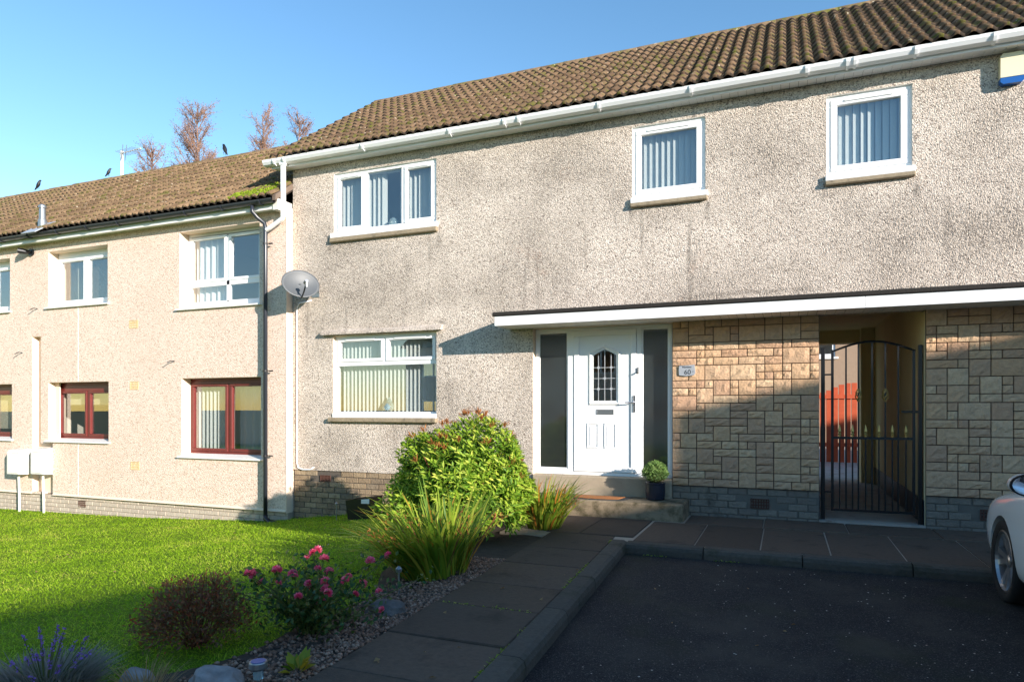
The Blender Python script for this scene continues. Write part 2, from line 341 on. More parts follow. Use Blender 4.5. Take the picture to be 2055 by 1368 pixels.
XL = lambda y: float(np.interp(y, [-10, -6.15, -1.77, -1.2, -.6], [-2.16, -2.296, -2.46, -2.75, -2.9]))
XM = lambda y: float(np.interp(y, [-10, -5.9, -1.94, -.6], [-1.25, -1.48, -1.70, -1.78]))
XO = lambda y: XM(y)+.165
path = tag(bpy.data.objects.new('path', None), kind='structure'); COL.objects.link(path); WL['path'] = (0, 0, 0)
def slab(quad, z1=0., z0=-.12, g=.008, mat='slab', name='paving_slab', parent=path, ch=.008):
    c = sum((Vector(p) for p in quad), Vector((0, 0)))/4; q = [Vector(p)-(Vector(p)-c).normalized()*g for p in quad]; t = [p-(p-c).normalized()*ch for p in q]
    z1 += rng.uniform(-.004, .004); tl = [rng.uniform(-.003, .003) for _ in range(4)]
    vs = [(p.x, p.y, z0) for p in q]+[(p.x, p.y, z1-ch+e) for p, e in zip(q, tl)]+[(p.x, p.y, z1+e) for p, e in zip(t, tl)]
    fs = [(0, 3, 2, 1), (8, 9, 10, 11)]+[(i+4*k, (i+1) % 4+4*k, (i+1) % 4+4*k+4, i+4*k+4) for k in (0, 1) for i in range(4)]
    return ob(name, MB().add(vs, fs), mat, parent)
ob('joint_mortar', MB().box(-3.0, 6, -1.98, 0.1, -.4, -.009), 'mortar_pale', path)
ob('path_bedding', MB().prism([(XL(-10)-.0, -10), (XO(-10)-.03, -10), (XO(-1.99)-.03, -1.99), (XL(-1.99), -1.99)], -.4, -.03, 'z'), 'soil', path)
js = [-1.30, -1.78, -2.6, -3.33, -4.07, -4.69, -5.38, -5.99, -6.65, -7.3, -7.95, -8.6, -9.3]
for a, c in zip(js[1:], js[2:]): slab([(XL(c), c), (XM(c), c), (XM(a), a), (XL(a), a)])
for xa, xb in ((-2.74, -2.13), (-2.13, -1.52)): slab([(xa+(.22 if xa < -2.5 else 0), -1.78), (xb, -1.78), (xb, -.62), (xa, -.62)])
for i in range(-1, 12):
    xa = -.86+.632*i; slab([(xa-.0, -1.97+.0), (xa+.632, -1.97), (xa+.632, -.66), (xa, -.66)], g=.012)
for i in range(8): xa = -1.14+.9*i; slab([(xa, -.655), (xa+.9, -.655), (xa+.9, -.005), (xa, -.005)], .006)
kerb = tag(bpy.data.objects.new('kerb', None), kind='structure'); COL.objects.link(kerb); WL['kerb'] = (0, 0, 0)
def kerbstone(a, b, wa, wb):   # a,b inner line ends; w = width direction
    a, b = Vector(a), Vector(b); d = (b-a).normalized()*.005; a, b = a+d, b-d; wa, wb = Vector(wa), Vector(wb)
    prof = [(0.012, -.3), (.012, -.006), (.02, .004), (.75, .004), (.93, -.012), (1, -.045), (1, -.3)]
    vs = [((p+w*k).x, (p+w*k).y, z) for p, w in ((a, wa), (b, wb)) for k, z in prof]; n = len(prof)
    ob('kerb_stone', MB().add(vs, [tuple(range(n-1, -1, -1)), tuple(range(n, 2*n))]+[(i, i+1, i+1+n, i+n) for i in range(n-1)]), 'kerb', kerb)
ys = [-1.98, -2.75, -3.62, -4.55, -5.5, -6.4, -7.3, -8.2, -9.3]
for a, c in zip(ys, ys[1:]): kerbstone((XM(c), c), (XM(a), a), (.165, 0), (.165, 0))
xs = [XM(-1.98), -.75, .15, 1.05, 1.95, 2.85, 3.75, 4.65, 5.6]
for a, c in zip(xs, xs[1:]): kerbstone((a+(.17 if a < -1.5 else 0), -1.985), (c, -1.985), (0, -.165), (0, -.165))
# soil bed and gravel
bl_y = [-9, -6.9, -6.2, -5.6, -4.8, -4.2, -3, -2, -1.2, -.5]; bl_x = [-3.5, -3.2, -2.98, -2.9, -2.9, -3.1, -3.7, -4.1, -3.9, -3.4]
BL = lambda y: float(np.interp(y, bl_y, bl_x)); vs = []; fs = []
yy = np.arange(-9, -.6, .2)
for y in yy:
    a, c = BL(y)+.06*math.sin(y*5), XL(y)+.03
    for k in range(7): x = a+(c-a)*k/6; vs.append((x, y, zl(x, y)+.014+(.0 if k in (0, 6) else rng.uniform(0, .02))))
for j in range(len(yy)-1):
    for k in range(6): i = j*7+k; fs.append((i, i+1, i+8, i+7))
ob('flower_bed', MB().add(vs, fs), 'soil', smooth=True, kind='structure')
P = []
while len(P) < 7000:
    y = rng.uniform(-8, -3.2); c = XL(y); a = max(BL(y), c-.62); x = c-abs(rng.gauss(0, .28))
    if x > a: P.append((x, y, float(zl(x, y))+.02+rng.random()*.012))
P = np.array(P); n = len(P); r = nr.uniform(.008, .02, (n, 1))
oc = np.array([(1, 0, 0), (0, 1, 0), (-1, 0, 0), (0, -1, 0), (0, 0, .7), (0, 0, -.6)], float); of = np.array([(0, 1, 4), (1, 2, 4), (2, 3, 4), (3, 0, 4), (1, 0, 5), (2, 1, 5), (3, 2, 5), (0, 3, 5)])
V = P[:, None, :]+oc[None]*r[:, None, :]*nr.uniform(.6, 1.3, (n, 6, 1)); T = (np.arange(n)*6)[:, None, None]+of[None]
tag(link(bpy.data.objects.new('gravel', npmesh('gravel', V, T, 'pebble', np.repeat(nr.random(n), 8))), None), 'brown gravel chips beside the dark slab path', 'gravel', kind='stuff')
# loose pale grit and petals on the asphalt
n = 260; P = np.stack([nr.normal(.3, 1.1, n), nr.uniform(-6.2, -2.3, n), np.full(n, -.097)], 1); P = P[P[:, 0] > -1.1]; n = len(P); r = nr.uniform(.003, .008, (n, 1))
V = P[:, None, :]+oc[None]*r[:, None, :]*[1, 1, .5]; T = (np.arange(n)*6)[:, None, None]+of[None]
tag(link(bpy.data.objects.new('loose_grit', npmesh('loose_grit', V, T, 'grit', np.repeat(nr.random(n), 8))), None), 'pale grit scattered over the black asphalt bay', 'grit', kind='stuff')
n = 1500; Y = nr.uniform(-7, -2, n); keep = np.sin(Y*3.1)+.6*np.sin(Y*11) > .1; Y = Y[keep]; X = np.array([XM(y) for y in Y])+nr.normal(0, .008, len(Y))
Y2 = -4.69+nr.normal(0, .012, 260); X2 = nr.uniform(-2.3, -1.6, 260); X3 = nr.uniform(-1.5, -.3, 200); Y3 = -2.155+nr.normal(0, .012, 200)
P = np.concatenate([np.stack([X, Y, np.zeros(len(X))-.008], 1), np.stack([X2, Y2, np.zeros(260)-.008], 1), np.stack([X3[np.sin(X3*9) > .5], Y3[np.sin(X3*9) > .5], np.zeros((np.sin(X3*9) > .5).sum())-.1], 1)]); D = nr.normal(size=P.shape)*.7; D[:, 2] = 1
tag(link(bpy.data.objects.new('joint_weeds', blades('joint_weeds', P, D, nr.uniform(.008, .03, len(P)), .007, .5, 'grass', seg=2)), None), 'moss and tiny weeds growing in the path and kerb joints', 'weeds', kind='stuff')
# grass: denser towards the viewer's side of the lawn
n = 230000; t = nr.uniform(2.3, 17, n)**1.0; u = nr.uniform(-.86, .05, n)
fx, fy, rx, ry = -math.sin(R(22.1)), math.cos(R(22.1)), math.cos(R(22.1)), math.sin(R(22.1))
X = t*(fx+rx*u); Y = -9+t*(fy+ry*u)
blx = np.interp(Y, bl_y, bl_x); wall = np.where(X < -7.6, -.17, -.01)
ok = (Y < wall) & (X < blx-.0+.06*np.sin(Y*5)+nr.normal(0, .03, n)) & (X < -2.9) & ~((X > -6.15) & (X < -5.45) & (Y > -.75)); X, Y, t = X[ok], Y[ok], t[ok]; n = len(X)
P = np.stack([X, Y, zl(X, Y)-.005], 1); D = nr.normal(size=(n, 3))*.42; D[:, 2] = 1
edge = np.clip(1-(wall[ok]-Y)/.12, 0, 1)
me = blades('grass', P, D, nr.uniform(.018, .05, n)*(1+.8*edge)*np.where(nr.random(n) < .03, 1.7, 1), .0028+.00055*t, .5, 'grass', seg=2, rnd=np.clip(nr.normal(.45, .2, n)+.16*np.sin(X*1.7+1)*np.sin(Y*2.1)+.16*np.sin(X*4.3+2*np.sin(Y*3.1))*np.sin(Y*5.2+X), 0, 1))
tag(link(bpy.data.objects.new('grass', me), None), 'short mown grass of the front lawn', 'grass', kind='stuff')

# ------------------------------------------------------------------ wall, window and brick builders
def wall_mesh(x0, x1, z0, z1, yf, th, holes):
    xs = sorted({x0, x1, *[h[0] for h in holes], *[h[1] for h in holes]}); zs = sorted({z0, z1, *[h[2] for h in holes], *[h[3] for h in holes]})
    xs = [x for x in xs if x0 <= x <= x1]; zs = [z for z in zs if z0 <= z <= z1]; m = MB()
    solid = lambda i, j: 0 <= i < len(xs)-1 and 0 <= j < len(zs)-1 and not any(h[0] < (xs[i]+xs[i+1])/2 < h[1] and h[2] < (zs[j]+zs[j+1])/2 < h[3] for h in holes)
    for i in range(len(xs)-1):
        for j in range(len(zs)-1):
            if not solid(i, j): continue
            a, b_, c, d = xs[i], xs[i+1], zs[j], zs[j+1]
            m.add([(a, yf, c), (b_, yf, c), (b_, yf, d), (a, yf, d)], [(0, 1, 2, 3)]); m.add([(a, yf+th, c), (b_, yf+th, c), (b_, yf+th, d), (a, yf+th, d)], [(3, 2, 1, 0)])
            for di, dj, q in ((-1, 0, [(a, c), (a, d)]), (1, 0, [(b_, c), (b_, d)]), (0, -1, [(a, c), (b_, c)]), (0, 1, [(a, d), (b_, d)])):
                if not solid(i+di, j+dj): (p, r_) = q; m.add([(p[0], yf, p[1]), (r_[0], yf, r_[1]), (r_[0], yf+th, r_[1]), (p[0], yf+th, p[1])], [(0, 1, 2, 3)])
    me = m; bm = bmesh.new(); mesh = bpy.data.meshes.new('wall'); mesh.from_pydata(m.v, [], m.f); bm.from_mesh(mesh); bmesh.ops.remove_doubles(bm, verts=bm.verts, dist=1e-4); bmesh.ops.recalc_face_normals(bm, faces=bm.faces); bm.to_mesh(mesh); bm.free(); return mesh
def wallpart(name, parent, mat, *a):
    me = wall_mesh(*a); me.name = name; me.materials.append(MT[mat]); return ob(name, me, mat, parent)
def window(house, x0, x1, z0, z1, y, mat, lights, bars=(), fw=.055, vent=True, glass='glass', label=None, sw=.05):
    """outer frame at plane y, lights = (xa,xb,za,zb,sash)"""
    m = MB().ring(x0, x1, z0, z1, fw, y, y+.07)
    for bx in bars: m.box(bx[0], bx[1], y+.001, y+.066, bx[2], bx[3], .004)
    w = ob('window', m, mat, house)
    if label: w['label'] = label
    for xa, xb, za, zb, sash in lights:
        g = 0
        if sash:
            s_ = ob('sash', MB().ring(xa, xb, za, zb, sw, y-.014, y+.05, .006), mat, w); g = sw
            if vent: ob('trickle_vent', MB().box(xa+(xb-xa)*.18, xa+(xb-xa)*.82, y-.026, y-.0145, zb-.034, zb-.014, .003), mat, w)
        elif vent == 2: ob('trickle_vent', MB().box(xa+(xb-xa)*.18, xa+(xb-xa)*.82, y-.012, y-.0005, zb+.012, zb+.032, .003), mat, w)
        ob('pane', MB().box(xa+g-.006, xb-g+.006, y+.022, y+.028, za+g-.006, zb-g+.006), glass, w)
    return w
def lining(win, x0, x1, z0, z1, ya, yb, mat, t=.02, bottom=True):
    e = .003; m = MB().box(x0-t, x0+e, ya, yb, z0, z1).box(x1-e, x1+t, ya, yb, z0, z1).box(x0-t, x1+t, ya, yb, z1-e, z1+t)
    if bottom: m.box(x0-t, x1+t, ya, yb, z0-t, z0+e)
    ob('reveal', m, mat, win)
BRK = {}
def bricks(parent, x0, x1, z0, z1, yf, bl, bh, mat, skip=(), back='mortar_dark', name='brick', g=.011):
    bk = ob('plinth', MB().box(x0, x1, yf+.012, yf+.2, z0, z1), back, parent)
    r = 0; z = z1
    while z > z0+.02:
        x = x0-(bl/2 if r % 2 else 0)-rng.random()*.03
        while x < x1:
            a, c = max(x, x0), min(x+bl, x1); zc = z-bh
            if c-a > .03 and not any(a < s[1] and c > s[0] and zc < s[3] and z > s[2] for s in skip):
                key = (mat, round(c-a, 2), round(bh, 3))
                if key not in BRK: BRK[key] = MB().box(-(c-a)/2+g/2, (c-a)/2-g/2, 0, .06, -bh/2+g/2, bh/2-g/2, .004).mesh(name, mat)
                ob(name, BRK[key], mat, bk, loc=((a+c)/2, yf+rng.uniform(-.003, .004), z-bh/2))
            x += bl
        z -= bh; r += 1
    return bk
def airbrick(parent, x, z, y, w, h, mat, n=7, k=3):
    v = ob('air_vent', MB().ring(x-w/2, x+w/2, z-h/2, z+h/2, .008, y-.006, y+.04, 0), mat, parent); m = MB()
    for i in range(1, n): m.box(x-w/2+w*i/n-.006, x-w/2+w*i/n+.006, y-.003, y+.03, z-h/2+.006, z+h/2-.006)
    for i in range(1, k): m.box(x-w/2+.006, x+w/2-.006, y-.002, y+.029, z-h/2+h*i/k-.005, z-h/2+h*i/k+.005)
    ob('grille', m, mat, v); ob('vent_shadow_box', MB().box(x-w/2+.004, x+w/2-.004, y+.041, y+.06, z-h/2+.004, z+h/2-.004), 'black_plastic', v)
CLAD = {}
def cladding(parent, x0, x1, z0, z1, yf, seed):
    """rock-faced ashlar blocks on a 0.1 m module"""
    bk = ob('stone_wall', MB().box(x0, x1, yf+.02, yf+.25, z0, z1), 'mortar', parent); q = random.Random(seed)
    nx, nz = round((x1-x0)/.105), round((z1-z0)/.0975); cw, ch = (x1-x0)/nx, (z1-z0)/nz; used = set()
    for j in range(nz):
        for i in range(nx):
            if (i, j) in used: continue
            opts = [(2, 1)]*9+[(3, 1)]*5+[(1, 1)]*5+[(2, 2)]*6+[(3, 2)]*2; q.shuffle(opts); opts.append((1, 1))
            for w, h in opts:
                cells = [(i+a, j+c) for a in range(w) for c in range(h)]
                if all(c not in used and c[0] < nx and c[1] < nz for c in cells): break
            used.update(cells); key = (w, h, q.randrange(5), round(cw, 3))
            if key not in CLAD:
                X, Z = w*cw-.011, h*ch-.011; gx, gz = w+2, h+2; m = MB(); vs = []
                for b_ in range(gz+1):
                    for a in range(gx+1):
                        e = a in (0, gx) or b_ in (0, gz)
                        vs.append((-X/2+X*a/gx+(0 if e else q.uniform(-.012, .012)), -(.013 if e else q.uniform(.012, .028)), -Z/2+Z*b_/gz+(0 if e else q.uniform(-.01, .01))))
                o = len(vs); per = [a for a in range(gx+1)]+[(gx+1)*b_+gx for b_ in range(1, gz+1)]+[(gx+1)*gz+a for a in range(gx-1, -1, -1)]+[(gx+1)*b_ for b_ in range(gz-1, 0, -1)]
                vs += [(vs[p][0], .03, vs[p][2]) for p in per]
                fs = [(b_*(gx+1)+a, b_*(gx+1)+a+1, (b_+1)*(gx+1)+a+1, (b_+1)*(gx+1)+a) for b_ in range(gz) for a in range(gx)]+[(per[k], o+k, o+(k+1) % len(per), per[(k+1) % len(per)]) for k in range(len(per))]
                CLAD[key] = m.add(vs, fs).mesh('stone', 'clad_stone')
            ob('stone', CLAD[key], 'clad_stone', bk, loc=(x0+(i+w/2)*cw, yf, z0+(j+h/2)*ch))
def vblind(x0, x1, z0, z1, y, label, ang=35, n=None, wid=.085, gap=None, group=None, missing=()):
    t = thing('vertical_blind', ((x0+x1)/2, y, z0), label, 'blind', group)
    ob('head_rail', MB().box(x0, x1, y-.02, y+.02, z1, z1+.035), 'white_upvc', t)
    n = n or int((x1-x0)/.078); me = MB().box(-wid/2, wid/2, -.0007, .0007, -(z1-z0)/2, (z1-z0)/2).mesh('blind_slat', 'blind_slat')
    for i in range(n):
        if i in missing: continue
        o = ob('slat', me, '', t, loc=(x0+(i+.5)*(x1-x0)/n, y, (z0+z1)/2+.001), rot=(0, 0, R(ang+rng.gauss(0, 7))))
    return t
def curtain(x0, x1, z0, z1, y, mat, label, folds=5, group=None):
    m = MB(); n = folds*8; vs = []
    for i in range(n+1):
        f = i/n; x = x0+(x1-x0)*f; yy = y+.025*math.sin(f*folds*2*math.pi)
        vs += [(x, yy, z0), (x, yy, z1)]
    me = m.add(vs, [(2*i, 2*i+2, 2*i+3, 2*i+1) for i in range(n)]); return ob('curtain', me, mat, smooth=True, label=label, category='curtain', group=group) if False else tag(ob('curtain', me, mat, smooth=True), label, 'curtain', group)
def gutter_run(parent, x0, x1, y, z, prof, mat, joints, name='gutter', jw=.03):
    n = len(prof); g = ob(name, MB().add([(x, y+p[0], z+p[1]) for x in (x0, x1) for p in prof], [(i, i+1, i+1+n, i+n) for i in range(n-1)]+[tuple(range(n)), tuple(range(n, 2*n))][:0]), mat, parent, smooth=False)
    sol = g.modifiers.new('thickness', 'SOLIDIFY'); sol.thickness = .004; sol.offset = -1
    ob('stop_end', MB().prism([(y+p[0], z+p[1]) for p in prof], x0-.004, x0, 'x'), mat, g)
    for j in joints: ob('gutter_bracket', MB().add([(j+s*jw/2, y+p[0]*1.0-(.005 if p[0] < -.04 else 0), z+p[1]-.006) for s in (-1, 1) for p in prof], [(i, i+1, i+1+n, i+n) for i in range(n-1)]), mat, g).modifiers.new('thickness', 'SOLIDIFY').thickness = .012
    return g
def roof(parent, xa, xb, ye, ze, yr, zr, rows, mat, seed, cam_keep=300, xr=None):
    q = random.Random(seed); slope = math.hypot(yr-ye, zr-ze); pit = math.atan2(zr-ze, yr-ye); g = slope/rows; tw = .30; L = g+.075
    rf = ob('roof', MB().prism([(ye+.02, ze-.05), (yr, zr-.05), (yr+(yr-ye), ze-.05), (yr+(yr-ye)-.02, ze-.09), (yr, zr-.10), (ye+.04, ze-.09)], xa+.02, xb, 'x'), 'timber_dark', parent)
    meshes = []
    for k in range(4):
        N = 12; vs = []
        for y, z in ((L, 0), (0, .034), (0, .0)):
            for i in range(N+1):
                f = i/N; w = .5-.5*math.cos(4*math.pi*f); w = w**.8
                vs.append((-tw/2+tw*f, y-(.006*w if y == 0 else 0), z+.048*w+(q.uniform(-.0015, .0015) if y == 0 else 0)))
        fs = [(r_*(N+1)+i, r_*(N+1)+i+1, (r_+1)*(N+1)+i+1, (r_+1)*(N+1)+i) for r_ in (0, 1) for i in range(N)]
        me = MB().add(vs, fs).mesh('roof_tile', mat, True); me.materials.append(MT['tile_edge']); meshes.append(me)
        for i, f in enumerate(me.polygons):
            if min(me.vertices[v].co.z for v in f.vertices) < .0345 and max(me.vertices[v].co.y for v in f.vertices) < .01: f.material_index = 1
    Rm = Euler((pit, 0, 0)).to_matrix(); spots = []
    nc = int((xb-xa)/tw)+1
    for r_ in range(rows):
        for c in range(nc):
            x = xa+tw/2+c*tw
            if x+tw/2 > xb+.04: continue
            s_ = r_*g-.03; spots.append((x, ye+math.cos(pit)*s_, ze+math.sin(pit)*s_))
    spots.sort(key=lambda p: (Vector(p)-co.location).length+(100 if PXX(p) else 0)); rest = MB()
    for k, p in enumerate(spots):
        me = meshes[q.randrange(4)]; rot = (pit+q.uniform(-.008, .008), q.uniform(-.006, .006), q.uniform(-.008, .008))
        if k < cam_keep: ob('roof_tile', me, mat, rf, loc=p, rot=rot)
        else:
            M = Matrix.Translation(p) @ Euler(rot).to_matrix().to_4x4(); rest.add([M @ v.co for v in me.vertices], [tuple(f.vertices) for f in me.polygons])
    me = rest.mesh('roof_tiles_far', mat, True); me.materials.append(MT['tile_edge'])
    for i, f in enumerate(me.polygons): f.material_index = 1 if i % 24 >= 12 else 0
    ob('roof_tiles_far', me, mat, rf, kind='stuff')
    # ridge tiles
    N = 10; prof = [(math.cos(math.pi*i/N)*.15, math.sin(math.pi*i/N)*.11-.045) for i in range(N+1)]
    me = MB().add([(x, p[0]*k, p[1]*k) for x, k in ((-.225, 1), (.232, 1.0), (.232, .86)) for p in prof], [(r_*(N+1)+i, r_*(N+1)+i+1, (r_+1)*(N+1)+i+1, (r_+1)*(N+1)+i) for r_ in (0, 1) for i in range(N)]).mesh('ridge_tile', 'ridge_tile', True)
    x = xa+.22
    while x < xb: ob('ridge_tile', me, '', rf, loc=(x, yr, zr-.02+q.uniform(-.006, .006)), rot=(0, q.uniform(-.012, .012), 0)); x += .45
    return rf
def PXX(p):   # outside the picture's sides
    dx, dy, dz = p[0], p[1]+9, p[2]-1.4; t = dx*fx+dy*fy; u = (dx*rx+dy*ry)/t; v = dz/t
    return not (-.80 < u < .80 and v < .64)

# ------------------------------------------------------------------ the main house
H = thing('terraced_house', (-1, 2.6, 0), 'grey pebbledash terraced house with white door, stone cladding and arched passage gate'.replace('arched passage gate', 'open passage'), 'house')
W1 = (-6.765, -4.89, 4.20, 5.17); W2 = (-6.785, -4.887, 1.28, 2.55); W3 = (-1.91, -.955, 4.20, 5.165); W4 = (.465, 1.37, 4.20, 5.165)
wallpart('wall', H, 'harl_grey', -7.588, 5.5, .37, 5.335, 0, .25, [W1, W2, W3, W4, (-3.335, -1.385, .37, 2.52), (-1.385, 5.6, .37, 2.54)])
ob('side_wall', MB().box(-7.58, -7.36, .252, 5.55, -.8, 5.33), 'harl_grey', H); ob('side_wall', MB().box(5.25, 5.495, .252, 5.55, -.8, 5.33), 'harl_grey', H)
ob('gable_wall', MB().prism([(.1, 5.3), (5.45, 5.3), (2.8, 7.45)], -7.56, -7.4, 'x'), 'harl_grey', H)
ob('back_wall', MB().box(-7.58, .38, 5.3, 5.55, -.8, 5.33).box(1.5, 5.495, 5.3, 5.55, -.8, 5.33).box(.38, 1.5, 5.3, 5.55, 2.62, 5.33), 'harl_grey', H)
ob('inner_wall', MB().box(-7.36, -.0, 3.2, 3.3, .3, 5.3).box(-4.2, -4.1, .26, 3.2, .3, 5.3).box(-7.36, 5.25, .255, 5.3, 2.86, 3.0).box(-7.36, 5.25, .255, 5.3, 5.28, 5.325).box(-7.36, .25, .255, 5.3, .2, .44).box(-.5, -.4, .26, 3.2, 3.0, 5.3).box(0, 5.25, 3.2, 3.3, 3.0, 5.3), 'interior', H)
# plinths
bricks(H, -7.575, -3.34, -.75, .365, .012, .235, .088, 'plinth_brick', skip=[(-7.06, -6.83, .19, .30)])
bricks(H, -1.375, .385, -.2, .375, .012, .235, .086, 'plinth_grey', skip=[(-.42, -.17, .12, .26)], back='mortar_grey')
bricks(H, 1.51, 3.6, -.2, .375, .012, .235, .086, 'plinth_grey', skip=[(2.02, 2.28, .12, .26)], back='mortar_grey')
ob('side_plinth', MB().box(3.6, 5.49, .02, .2, -.5, .375), 'concrete', H)
airbrick(H, -6.945, .245, .012, .2, .10, 'vent_brown'); airbrick(H, -.295, .19, .012, .22, .12, 'vent_brown'); airbrick(H, 2.15, .19, .012, .22, .12, 'vent_brown')
cladding(H, -1.375, .385, .38, 2.53, .0, 3); cladding(H, 1.505, 3.6, .38, 2.53, .0, 11)
ob('side_panel', MB().box(3.6, 5.49, .03, .25, .38, 2.53), 'clad_stone', H)
# windows
def sill(w, x0, x1, z0, z1, y0, y1, mat='sill_stone'): ob('sill', MB().box(x0, x1, y0, y1, z0, z1, .012), mat, w)
w = window(H, *W1, .03, 'white_upvc', [(-6.71, -6.205, 4.25, 5.12, 1), (-6.15, -5.515, 4.255, 5.115, 0), (-5.46, -4.945, 4.25, 5.12, 1)], [(-6.21, -6.145, 4.255, 5.115), (-5.52, -5.455, 4.255, 5.115)], .052)
lining(w, *W1, .002, .2, 'white_paint'); sill(w, W1[0]-.05, W1[1]+.03, 4.055, 4.125, -.06, .2); ob('cill', MB().box(W1[0]-.045, W1[1]+.03, -.045, .06, 4.125, 4.2, .006), 'white_upvc', w)
w = window(H, *W2, .07, 'white_upvc', [(-6.735, -5.865, 2.13, 2.505, 1), (-5.82, -4.94, 2.13, 2.505, 1), (-6.73, -4.945, 1.345, 2.07, 0)], [(-5.868, -5.817, 2.12, 2.5), (-6.74, -4.93, 2.065, 2.132)], .05)
lining(w, *W2, .002, .2, 'smooth_cream'); sill(w, W2[0]-.06, W2[1]+.02, 1.165, 1.235, -.07, .2); ob('cill', MB().box(W2[0]-.0, W2[1]-.0, -.02, .08, 1.235, 1.30, .006), 'white_upvc', w)
ob('drip_ledge', MB().prism([(.01, 2.66), (-.075, 2.60), (-.08, 2.565), (.01, 2.568)], -6.98, -4.785, 'x'), 'harl_grey', w)
for Wn in (W3, W4):
    w = window(H, *Wn, .03, 'white_upvc', [(Wn[0]+.05, Wn[1]-.05, Wn[2]+.05, Wn[3]-.05, 1)], (), .052, sw=.068)
    lining(w, *Wn, .002, .2, 'white_paint'); sill(w, Wn[0]-.02, Wn[1]+.03, 4.075, 4.13, -.06, .2); ob('cill', MB().box(Wn[0]-.015, Wn[1]+.03, -.045, .06, 4.13, 4.2, .006), 'white_upvc', w)
# door, side lights
Dm = MB().ring(-3.33, -1.39, .455, 2.515, .045, .1, .17); Dm.box(-2.845, -2.755, .098, .168, .5, 2.47, .004).box(-1.868, -1.80, .098, .168, .5, 2.47, .004).box(-3.285, -2.845, .1, .168, .5, .53, .003)
df = ob('door_frame', Dm, 'white_upvc', H)
ob('door_reveal', MB().box(-3.36, -3.332, .002, .24, .45, 2.52).box(-3.36, -1.38, .002, .24, 2.516, 2.54), 'smooth_cream', df)
for xa, xb in ((-3.285, -2.845), (-1.80, -1.435)):
    sw = ob('side_window', MB().ring(xa+.001, xb-.001, .531, 2.469, .018, .108, .15, .003), 'white_upvc', df); ob('pane', MB().box(xa+.012, xb-.012, .125, .131, .542, 2.458), 'glass_frost', sw)
dx0, dx1, dz0, dz1 = -2.752, -1.871, .505, 2.467
m = MB().ring(dx0, dx1, dz0, dz1, .075, .085, .15, .006)
gx0, gx1, gz0, gz1, gp = -2.48, -2.15, 1.49, 2.12, 2.205; gm = (gx0+gx1)/2
X0, X1, Z0, Z1 = dx0+.075, dx1-.075, dz0+.075, dz1-.075
m.box(X0, gx0, .105, .145, Z0, Z1).box(gx1, X1, .105, .145, Z0, Z1).box(gx0, gx1, .105, .145, Z0, gz0).prism([(gx0, gz1), (gm, gp), (gm, Z1), (gx0, Z1)], .105, .145).prism([(gm, gp), (gx1, gz1), (gx1, Z1), (gm, Z1)], .105, .145)
door = ob('front_door', m, 'white_upvc', H)
m = MB(); pk = [(gx0, gz0), (gx1, gz0), (gx1, gz1), (gm, gp), (gx0, gz1)]; ce = Vector((gm, (gz0+gz1)/2))
out = [tuple(ce+(Vector(p)-ce)*1.0+Vector((math.copysign(.065, p[0]-gm) if abs(p[0]-gm) > .01 else 0, -.065 if p[1] == gz0 else .06))) for p in pk]
for i in range(5):
    j = (i+1) % 5; a, b_, c, d = pk[i], pk[j], out[j], out[i]; mid = lambda p, r_: ((p[0]*.4+r_[0]*.6), (p[1]*.4+r_[1]*.6))
    e, f = mid(a, d), mid(b_, c); m.add([(a[0], .112, a[1]), (b_[0], .112, b_[1]), (f[0], .086, f[1]), (e[0], .086, e[1]), (c[0], .104, c[1]), (d[0], .104, d[1])], [(0, 1, 2, 3), (3, 2, 4, 5)])
ob('glazing_trim', m, 'white_upvc', door); ob('pane', MB().prism(pk, .12, .126), 'glass_dark', door)
m = MB()
for zz_ in (1.655, 1.80, 1.95): m.box(gx0, gx1, .114, .1195, zz_-.004, zz_+.004)
for xx_ in (-2.405, gm, -2.225): m.box(xx_-.004, xx_+.004, .1142, .1193, gz0, 2.13 if xx_ != gm else 2.2)
for xx_, zz_ in ((-2.405, 1.655), (-2.225, 1.655), (gm, 1.80), (-2.405, 1.95), (-2.225, 1.95)):
    k = .026; m.prism([(xx_-k, zz_), (xx_, zz_-k), (xx_+k, zz_), (xx_, zz_+k)], .1138, .1194)
ob('lead_strip', m, 'lead', door)
ob('letterbox', MB().ring(-2.43, -2.185, 1.30, 1.37, .01, .097, .106, .002).box(-2.42, -2.195, .101, .106, 1.31, 1.36, .002), 'grey_metal', door)
for xa, xb in ((-2.565, -2.395), (-2.32, -2.145)):
    mm = MB().ring(xa, xb, .83, 1.185, .022, .094, .107, .008); mm.box(xa+.04, xb-.04, .098, .107, .87, 1.145, .006); ob('door_panel', mm, 'white_upvc', door)
hd = ob('door_handle', MB().box(-1.915, -1.882, .072, .086, 1.33, 1.56, .006), 'chrome', door)
ob('lever', MB().tube([(-1.898, .075, 1.47), (-1.898, .045, 1.47), (-2.02, .04, 1.465)], .009, 8), 'chrome', hd)
ob('door_latch', MB().box(-1.86, -1.83, .07, .098, 1.86, 1.94, .005).tube([(-1.845, .08, 1.88), (-1.845, .04, 1.865)], .012, 8), 'grey_metal', df)
ob('hall_wall', MB().box(-3.9, -3.8, .26, 3.2, .44, 2.86).box(-1.36, -1.28, .26, 3.2, .44, 2.86), 'interior', H)
# steps
ob('threshold_step', MB().box(-3.32, -1.378, -.06, .24, .19, .455, .012), 'concrete', H)
ob('front_step', MB().box(-3.3, -1.16, -.6, .02, -.25, .205, .018), 'step_stone', H)
